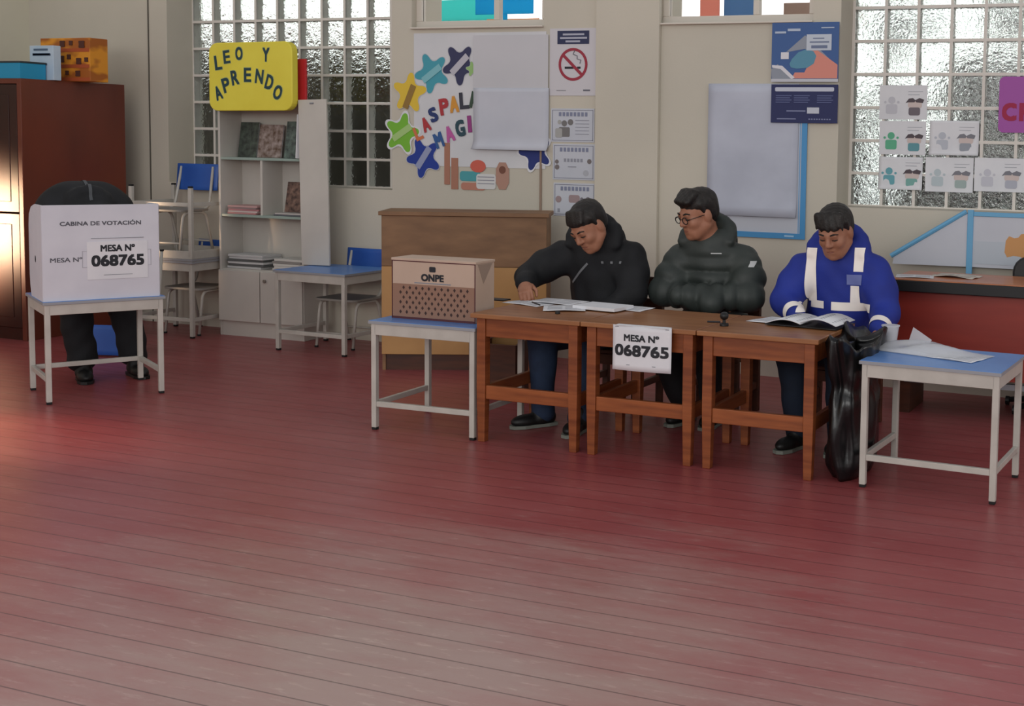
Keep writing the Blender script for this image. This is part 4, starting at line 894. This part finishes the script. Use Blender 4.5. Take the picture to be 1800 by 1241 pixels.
def hair_prims(hc, M, style='short'):
    w = lambda x, y, z: hc+M@V3(x, y, z)
    P = [('e', w(0, -.018, .056), (.083, .102, .076), M, .02), ('e', w(0, -.050, .012), (.079, .066, .088), M, .02)]
    for s in (-1, 1): P.append(('c', w(.070*s, .020, .06), w(.075*s, .008, .014), .014, .007, .012))
    if style == 'quiff':
        for k in range(6): x = -.05+.02*k; P.append(('c', w(x, .030, .118), w(x*.96, .082-.2*abs(x)**1.3, .088), .018, .013, .026))
    elif style == 'fringe':
        for k in range(11): x = -.065+.013*k; P.append(('c', w(x, .040, .104), w(x*1.02+.006, .084-.42*abs(x)**1.25, .050+.010*math.sin(k*2.3)), .013, .006, .014))
    else:
        for k in range(6): x = -.05+.02*k; P.append(('c', w(x, .035, .110), w(x, .078-.3*abs(x)**1.3, .066), .012, .007, .016))
    return P
def hand(P, wrist, d, pn, thumb_side, curl=.9, sc=1.0):
    """palm along d, palm normal pn; fingers curl towards pn"""
    d = d/np.linalg.norm(d); pn = pn-d*(pn@d); pn /= np.linalg.norm(pn); s = np.cross(d, pn)*thumb_side
    P.append(('e', wrist+d*.050*sc, (.040*sc, .046*sc, .018*sc), np.stack([s, d, pn], 1), .012))
    P.append(('c', wrist, wrist+d*.03*sc, .026*sc, .027*sc, .015))
    for i, (o, L) in enumerate(((.030, .078), (.010, .088), (-.010, .082), (-.028, .066))):
        b = wrist+d*.088*sc+s*o*sc; a = .25+curl*(.55+.12*i); p = b; L *= sc
        for seg, (fr, rr) in enumerate(((.45, .0088), (.32, .0080), (.23, .0072))):
            e = p+(d*math.cos(a)+pn*math.sin(a))*L*fr; P.append(('c', p, e, rr*sc*1.06, rr*sc, .003 if seg else .006)); p = e; a += curl*.75
    b = wrist+d*.030*sc+s*.034*sc+pn*.006; m1 = b+(d*.72+s*.42+pn*.45)*.040*sc; P.append(('c', b, m1, .0125*sc, .0105*sc, .008)); P.append(('c', m1, m1+(d*.80-s*.10+pn*.55)*.030*sc, .0100*sc, .0080*sc, .003))
def lerp(a, b, t): return a+(b-a)*t

M_jb = mat('black_jacket_cloth', (20, 21, 24), .78, (28, 29, 33), (9, 9, 9), .25, 260)
M_jg = mat('dark_green_puffer', (44, 50, 48), .55, (54, 60, 57), (7, 7, 7), .2, 180)
M_jbl = mat('royal_blue_cloth', (32, 52, 150), .7, (28, 44, 132), (6, 6, 6), .2, 260)
M_jean = mat('dark_denim', (36, 52, 78), .85, (28, 40, 62), (10, 10, 10), .3, 300)
M_dtr = mat('black_trousers', (18, 18, 22), .85, (24, 24, 28), (10, 10, 10), .2, 260)
M_btr = mat('navy_trousers', (22, 34, 52), .85, (18, 27, 42), (10, 10, 10), .2, 260)
M_shoe = mat('black_shoe', (20, 20, 20), .5, None); M_sole = mat('grey_sole', (120, 124, 116), .7)
M_refl = mat('reflective_tape', (255, 246, 238), .45)
def shoe(root, ankle, d, name='shoe', L=.25, sole=M_sole):
    d = V3(d[0], d[1], 0); d /= np.linalg.norm(d); a = V3(ankle[0], ankle[1], 0); up_ = V3(0, 0, 1)
    P = [('e', a+d*-.02+up_*.045, (.036, .05, .044), np.stack([np.cross(d, up_), d, up_], 1), .02), ('e', a+d*.085+up_*.034, (.042, .085, .034), np.stack([np.cross(d, up_), d, up_], 1), .03), ('c', a+up_*.05+d*.012, a+up_*.10+d*.008, .046, .042, .02), ('x', V3(0, 0, .012), V3(0, 0, -1))]
    o = blob(name, P, .006, M_shoe, root, it=1); b = np.array(root.location)
    cc = np.cross(d, up_); poly = [(a+cc*x*.041+d*y-b) for x, y in ((-.75, -.068), (.75, -.068), (1, -.02), (.95, .05), (1.08, .11), (.7, .165), (0, .178), (-.7, .165), (-1.08, .11), (-.95, .05), (-1, -.02))]
    MB().prism([(p[0], p[1]) for p in poly], .002-b[2], .018-b[2]).build('sole', sole, o); return o

def seated(label, base, J, M_top, M_leg, jh=.008, hoodk=1, baffle=None, headf=None, fold=.004, seed=0, handR=None, body_h=.0045, sleeve=.93):
    """J: joints in world metres. pelvis, chest, neck, head, R/L shoulder elbow wrist knee ankle toe"""
    root = thing('person', label, 'person', base); g = {k: V3(*v) for k, v in J.items()}
    M = headf; hc = g['head']; n = g['neck']
    B = [('c', g['pelvis'], g['chest'], .105, .11, .05), ('c', g['chest'], n, .09, .055, .05)]
    for s in 'RL':
        B += [('c', g['chest'], g['sh'+s], .07, .045, .05), ('c', g['sh'+s], g['el'+s], .042, .036, .03), ('c', g['el'+s], g['wr'+s], .036, .027, .02), ('c', g['pelvis'], g['kn'+s], .075, .052, .05), ('c', g['kn'+s], g['an'+s], .050, .036, .03)]
        B += [('c', g['an'+s], g['an'+s]*V3(1, 1, 0)+V3(0, 0, .05)+J2(g, s)*.05-V3(0, 0, .012), .030, .020, .02)]
        d = g['wr'+s]-g['el'+s]
        if handR is not None and s in handR: hand(B, g['wr'+s], V3(*handR[s][0]), V3(*handR[s][1]), handR[s][2], handR[s][3])
        else: hand(B, g['wr'+s], d, V3(0, 0, -1), 1 if s == 'L' else -1, .8)
    B += head_prims(hc, M, n)
    blob('body', B, body_h, M_skin, root, it=1); face_bits(root, hc, M, None)
    bf = baffle
    T = []
    cw = (g['shR']-g['shL']); cw /= np.linalg.norm(cw); ax = g['neck']-g['pelvis']; ax /= np.linalg.norm(ax); ff = np.cross(cw, ax); ff /= np.linalg.norm(ff); RM = np.stack([cw, ff, ax], 1)
    eb = (bf[0], bf[1], 0, 0) if bf else None
    sw = np.linalg.norm(g['shR']-g['shL'])/2
    T += [('e', lerp(g['pelvis'], g['chest'], .25), (sw*.98, .165, .19), RM, .06, eb), ('e', lerp(g['pelvis'], g['chest'], .75), (sw*.98, .150, .21), RM, .06, eb), ('e', lerp(g['chest'], n, .42), (sw*.80, .110, .115), RM, .06, eb)]
    for s in 'RL':
        ext = ((bf[0], bf[1]),) if bf else ()
        T += [('c', lerp(g['chest'], n, .86), g['sh'+s], .062, .066, .08), ('c', g['sh'+s], lerp(g['sh'+s], g['el'+s], .45), .068, .080, .05)+ext, ('c', lerp(g['sh'+s], g['el'+s], .45), g['el'+s], .080, .070, .04)+ext, ('c', g['el'+s], lerp(g['el'+s], g['wr'+s], sleeve), .069, .050 if sleeve < 1 else .056, .03)+ext]
    # collar and hood
    hb = -ff if ff@M[:, 1] > 0 else ff
    T += [('c', n+cw*.07+ax*.005, n-cw*.07+ax*.005, .058, .058, .03)]
    for k in range(9):
        a0, a1 = math.pi*(k/9), math.pi*((k+1)/9)
        q = lambda a: n+cw*math.cos(a)*.115*hoodk+hb*(math.sin(a)*.105*hoodk-.03)+ax*(.0+.075*math.sin(a))*hoodk
        T.append(('c', q(a0), q(a1), (.022+.020*math.sin(a0))*hoodk, (.022+.020*math.sin(a1))*hoodk, .02))
    T.append(('e', n+hb*.13-ax*.03, (.11*hoodk, .05, .10*hoodk), RM, .04))
    jo = blob('jacket', T, jh, M_top, root, cloth(fold, 38, seed), 2)
    Q = [('e', g['pelvis']+V3(0, 0, -.02), (.17, .15, .11), None, .05)]
    for s in 'RL': Q += [('c', lerp(g['pelvis'], g['kn'+s], .25)+(g['kn'+s]-g['pelvis'])*0, g['kn'+s], .092, .076, .04), ('c', g['kn'+s], lerp(g['kn'+s], g['an'+s], .99), .074, .058, .03)]
    blob('trousers', Q, .008, M_leg, root, cloth(.004, 44, seed+7), 2)
    for s in 'RL': shoe(root, g['an'+s], J2(g, s))
    return root, jo, (RM, ff, ax, cw)
def J2(g, s):
    d = g['to'+s]-g['an'+s]; d[2] = 0; return d/np.linalg.norm(d)

# man writing, black jacket
HF = frame(.25, .62, .16); H1 = V3(-3.000, -1.745, .990)
p1, j1, fr1 = seated('person in black hooded jacket leaning forward, writing on forms at the first desk', (-3.06, -1.5, 0), dict(
    pelvis=(-3.02, -1.45, .43), chest=(-3.04, -1.50, .70), neck=(-3.03, -1.62, .895), head=tuple(H1), shR=(-3.235, -1.57, .815), elR=(-3.375, -1.70, .705), wrR=(-3.285, -1.89, .690), shL=(-2.865, -1.52, .82), elL=(-2.805, -1.62, .640), wrL=(-2.95, -1.77, .52),
    knR=(-3.16, -1.92, .43), anR=(-3.10, -2.02, .07), toR=(-3.2, -2.16, 0), knL=(-2.93, -1.90, .43), anL=(-2.88, -2.05, .07), toL=(-2.86, -2.2, 0)),
    M_jb, M_jean, headf=HF, hoodk=1.12, seed=3, handR={'R': ((.50, -.80, -.38), (.30, .0, -1), 1, 1.1), 'L': ((-.8, -.5, -.2), (0, 0, -1), 1, .7)})
blob('hair', hair_prims(H1, HF, 'short'), .005, M_hair, p1, lambda P: .0007*np.sin(P@V3(210, 60, 40))+.0007*np.sin(P@V3(-90, 230, 60)), 1)
b0 = np.array(p1.location)
# man with glasses, dark puffer
HF2 = frame(.58, .30, -.02); H2 = V3(-2.478, -1.545, 1.065)
p2, j2, fr2 = seated('person with glasses in dark green puffer jacket, arms folded, looking aside', (-2.44, -1.4, 0), dict(
    pelvis=(-2.43, -1.40, .42), chest=(-2.43, -1.42, .69), neck=(-2.445, -1.48, .925), head=tuple(H2), shR=(-2.60, -1.46, .825), elR=(-2.665, -1.55, .650), wrR=(-2.37, -1.64, .625), shL=(-2.265, -1.42, .83), elL=(-2.19, -1.52, .645), wrL=(-2.50, -1.665, .655),
    knR=(-2.55, -1.83, .43), anR=(-2.50, -1.62, .07), toR=(-2.52, -1.8, 0), knL=(-2.30, -1.83, .43), anL=(-2.34, -1.62, .07), toL=(-2.33, -1.8, 0)),
    M_jg, M_dtr, headf=HF2, hoodk=1.1, baffle=(.015, .07), fold=.0045, seed=11, handR={'R': ((.30, .95, -.10), (0, 0, -1), 1, .3), 'L': ((-.25, .95, -.15), (0, 0, -1), -1, .3)}, sleeve=1.06)
blob('hair', hair_prims(H2, HF2, 'quiff'), .005, M_hair, p2, lambda P: .0008*np.sin(P@V3(210, 90, 60))+.0008*np.sin(P@V3(-120, 220, 80)), 1)
w2 = lambda x, y, z: H2+HF2@V3(x, y, z)-np.array(p2.location)
gl = MB()
for s in (-1, 1):
    ring = [w2(.033*s+.0225*math.cos(a), .108-.10*abs(.033*s+.0225*math.cos(a))**1.4, -.004+.0175*math.sin(a)) for a in [2*math.pi*k/16 for k in range(17)]]; gl.tube(ring, .0024, 6)
    gl.tube([w2(.056*s, .104, .002), w2(.074*s, .07, .004), w2(.079*s, -.01, .002)], .002, 6)
gl.tube([w2(-.012, .106, .0), w2(0, .110, .003), w2(.012, .106, .0)], .002, 6); gl.build('glasses', mat('black_frame', (24, 22, 24), .3), p2, smooth=True)
# man in blue jacket
HF3 = frame(.10, .42, .04); H3 = V3(-1.728, -1.610, 1.010)
p3, j3, fr3 = seated('person in royal blue hooded jacket with white reflective stripes, reading', (-1.76, -1.4, 0), dict(
    pelvis=(-1.75, -1.40, .42), chest=(-1.735, -1.44, .69), neck=(-1.735, -1.52, .90), head=tuple(H3), shR=(-1.915, -1.52, .805), elR=(-1.975, -1.60, .650), wrR=(-1.86, -1.76, .600), shL=(-1.555, -1.49, .81), elL=(-1.485, -1.55, .62), wrL=(-1.46, -1.75, .555),
    knR=(-1.86, -1.83, .43), anR=(-1.80, -1.90, .07), toR=(-1.84, -2.05, 0), knL=(-1.62, -1.83, .43), anL=(-1.60, -1.88, .07), toL=(-1.60, -2.02, 0)),
    M_jbl, M_btr, headf=HF3, hoodk=1.12, seed=23, handR={'L': ((-.1, -.75, -.6), (-1, 0, -.2), 1, .8), 'R': ((.75, -.35, -.6), (0, 0, -1), 1, .7)})
blob('hair', hair_prims(H3, HF3, 'fringe'), .005, M_hair, p3, lambda P: .0008*np.sin(P@V3(210, 60, 60))+.0008*np.sin(P@V3(-110, 220, 80)), 1)
def stripe(jo, root, x0, x1, z0, z1, fy, name='reflective_stripe', m=None, nf=(0, 1, .2)):
    return patch(jo, name, [(V3(x0, 0, 0), (-1, 0, 0)), (V3(x1, 0, 0), (1, 0, 0)), (V3(0, 0, z0), (0, 0, -1)), (V3(0, 0, z1), (0, 0, 1)), (V3(0, fy, .7), nf)], m or M_refl, root)
stripe(j3, p3, -1.878, -1.826, .655, .92, -1.50); stripe(j3, p3, -1.862, -1.785, .625, .662, -1.52)
stripe(j3, p3, -1.640, -1.592, .815, .93, -1.48); stripe(j3, p3, -1.655, -1.61, .66, .745, -1.52); stripe(j3, p3, -1.745, -1.545, .620, .662, -1.52)
stripe(j3, p3, -1.672, -1.598, .75, .80, -1.52, 'chest_badge', mat('badge_cloth', (112, 122, 180), .6))
fa = V3(.02, -.20, -.065); fa /= np.linalg.norm(fa); c0 = V3(-1.465, -1.71, .568)
patch(j3, 'cuff_stripe', [(c0-fa*.024, tuple(-fa)), (c0+fa*.024, tuple(fa)), (V3(-1.59, 0, 0), (-1, 0, 0))], M_refl, p3)
fb_ = V3(.115, -.16, -.05); fb_ /= np.linalg.norm(fb_); c1_ = V3(-1.885, -1.725, .611)
patch(j3, 'cuff_stripe', [(c1_-fb_*.022, tuple(-fb_)), (c1_+fb_*.022, tuple(fb_)), (V3(-1.80, 0, 0), (1, 0, 0)), (V3(0, -1.64, 0), (0, 1, 0))], M_refl, p3)
# small prints on the puffer and zip of the black jacket
stripe(j2, p2, -2.40, -2.33, .862, .868, -1.5, 'chest_print', mat('print_white', (196, 198, 198), .6)); stripe(j2, p2, -2.205, -2.18, .80, .83, -1.43, 'sleeve_print', mat('print_white', (196, 198, 198), .6))
M_zip = mat('grey_zip', (120, 122, 126), .4)
u_ = V3(.72, 0, .69)
patch(j1, 'zip', [(V3(-3.09, 0, .735), (.69, 0, -.72)), (V3(-3.098, 0, .743), (-.69, 0, .72)), (V3(-3.14, 0, .66), -u_), (V3(-3.03, 0, .78), u_), (V3(0, -1.56, .7), (0, 1, .2))], M_zip, p1)
for x in (-2.965, -2.92, -2.875):
    patch(j1, 'snap_button', [(V3(x-.006, 0, 0), (-1, 0, 0)), (V3(x+.006, 0, 0), (1, 0, 0)), (V3(0, 0, .792), (0, 0, -1)), (V3(0, 0, .804), (0, 0, 1)), (V3(0, -1.5, .7), (0, 1, .2))], M_zip, p1)

# voter bending behind the booth
nf = V3(.863, -.505, 0); el = V3(.505, .863, 0); FC0 = V3(-6.03, -2.14, 0)
vt = thing('person', 'person in black bending down behind the voting booth', 'person', tuple(FC0-nf*.15))
def vp(f, l, z): return FC0+nf*f+el*l+V3(0, 0, z)
pel = vp(-.16, 0, .83); nk = vp(.22, .0, .99); hd = vp(.31, .0, .885)
HV = frame(0, 1.15, 0, (nf[0], nf[1], 0))
B = [('c', pel, vp(.05, 0, .98), .11, .12, .05), ('c', vp(.05, 0, .98), nk, .11, .06, .05)]
Tj = [('c', vp(-.14, .06, .90), vp(.10, .07, 1.015), .135, .130, .06), ('c', vp(-.14, -.06, .90), vp(.10, -.07, 1.015), .135, .130, .06), ('c', vp(.10, .15, .985), vp(.10, -.15, .985), .095, .095, .06), ('c', vp(.20, -.05, 1.02), vp(.20, .05, 1.02), .07, .07, .04)]
Tr = [('e', pel, (.17, .17, .14), None, .05)]
for s in (-1, 1):
    sh = vp(.14, .155*s, .97); eb = vp(.20, .19*s, .75); wr = vp(.33, .12*s, .60)
    B += [('c', vp(.05, 0, .98), sh, .07, .05, .04), ('c', sh, eb, .043, .037, .03), ('c', eb, wr, .037, .028, .02)]; hand(B, wr, nf-.2*el*s, V3(0, 0, -1), s, .6)
    Tj += [('c', sh, eb, .082, .068, .04), ('c', eb, lerp(eb, wr, .9), .067, .052, .03)]
    an = vp(-.03, .13+.135*s, .08); kn = vp(-.07, .09+.125*s, .46); hp = vp(-.16, .09*s, .80)
    B += [('c', pel, kn, .08, .055, .05), ('c', kn, an, .05, .038, .03), ('c', an, an+nf*.08-V3(0, 0, .03), .034, .026, .02)]
    Tr += [('c', hp, kn, .105, .086, .05), ('c', kn, an+nf*.015+V3(0, 0, .045), .086, .080, .04)]
    shoe(vt, an+nf*.035, nf+.1*el*s, sole=M_shoe)
blob('body', B+head_prims(hd, HV, nk), .006, M_skin, vt, it=1)
Tj += [('c', vp(.22, .09*math.cos(a), 1.02+.07*math.sin(a)), vp(.22, .09*math.cos(a+.5), 1.02+.07*math.sin(a+.5)), .032, .032, .02) for a in np.linspace(0, math.pi-.5, 6)]
Tj += [('e', lerp(nk, hd, .62)-nf*.02+V3(0, 0, .015), (.115, .115, .10), None, .04)]
jv = blob('jacket', Tj, .008, M_jb, vt, cloth(.004, 38, 5), 2); blob('trousers', Tr, .008, M_dtr, vt, cloth(.006, 40, 6), 2)
blob('hair', hair_prims(hd, HV), .006, M_hair, vt, None, 1)
patch(jv, 'hood_seam', [(FC0-el*.008, tuple(-el)), (FC0+el*.008, tuple(el)), (vp(.28, 0, 0), tuple(nf)), (vp(0, 0, 1.0), (0, 0, -1))], mat('grey_seam', (78, 80, 84), .7), vt)
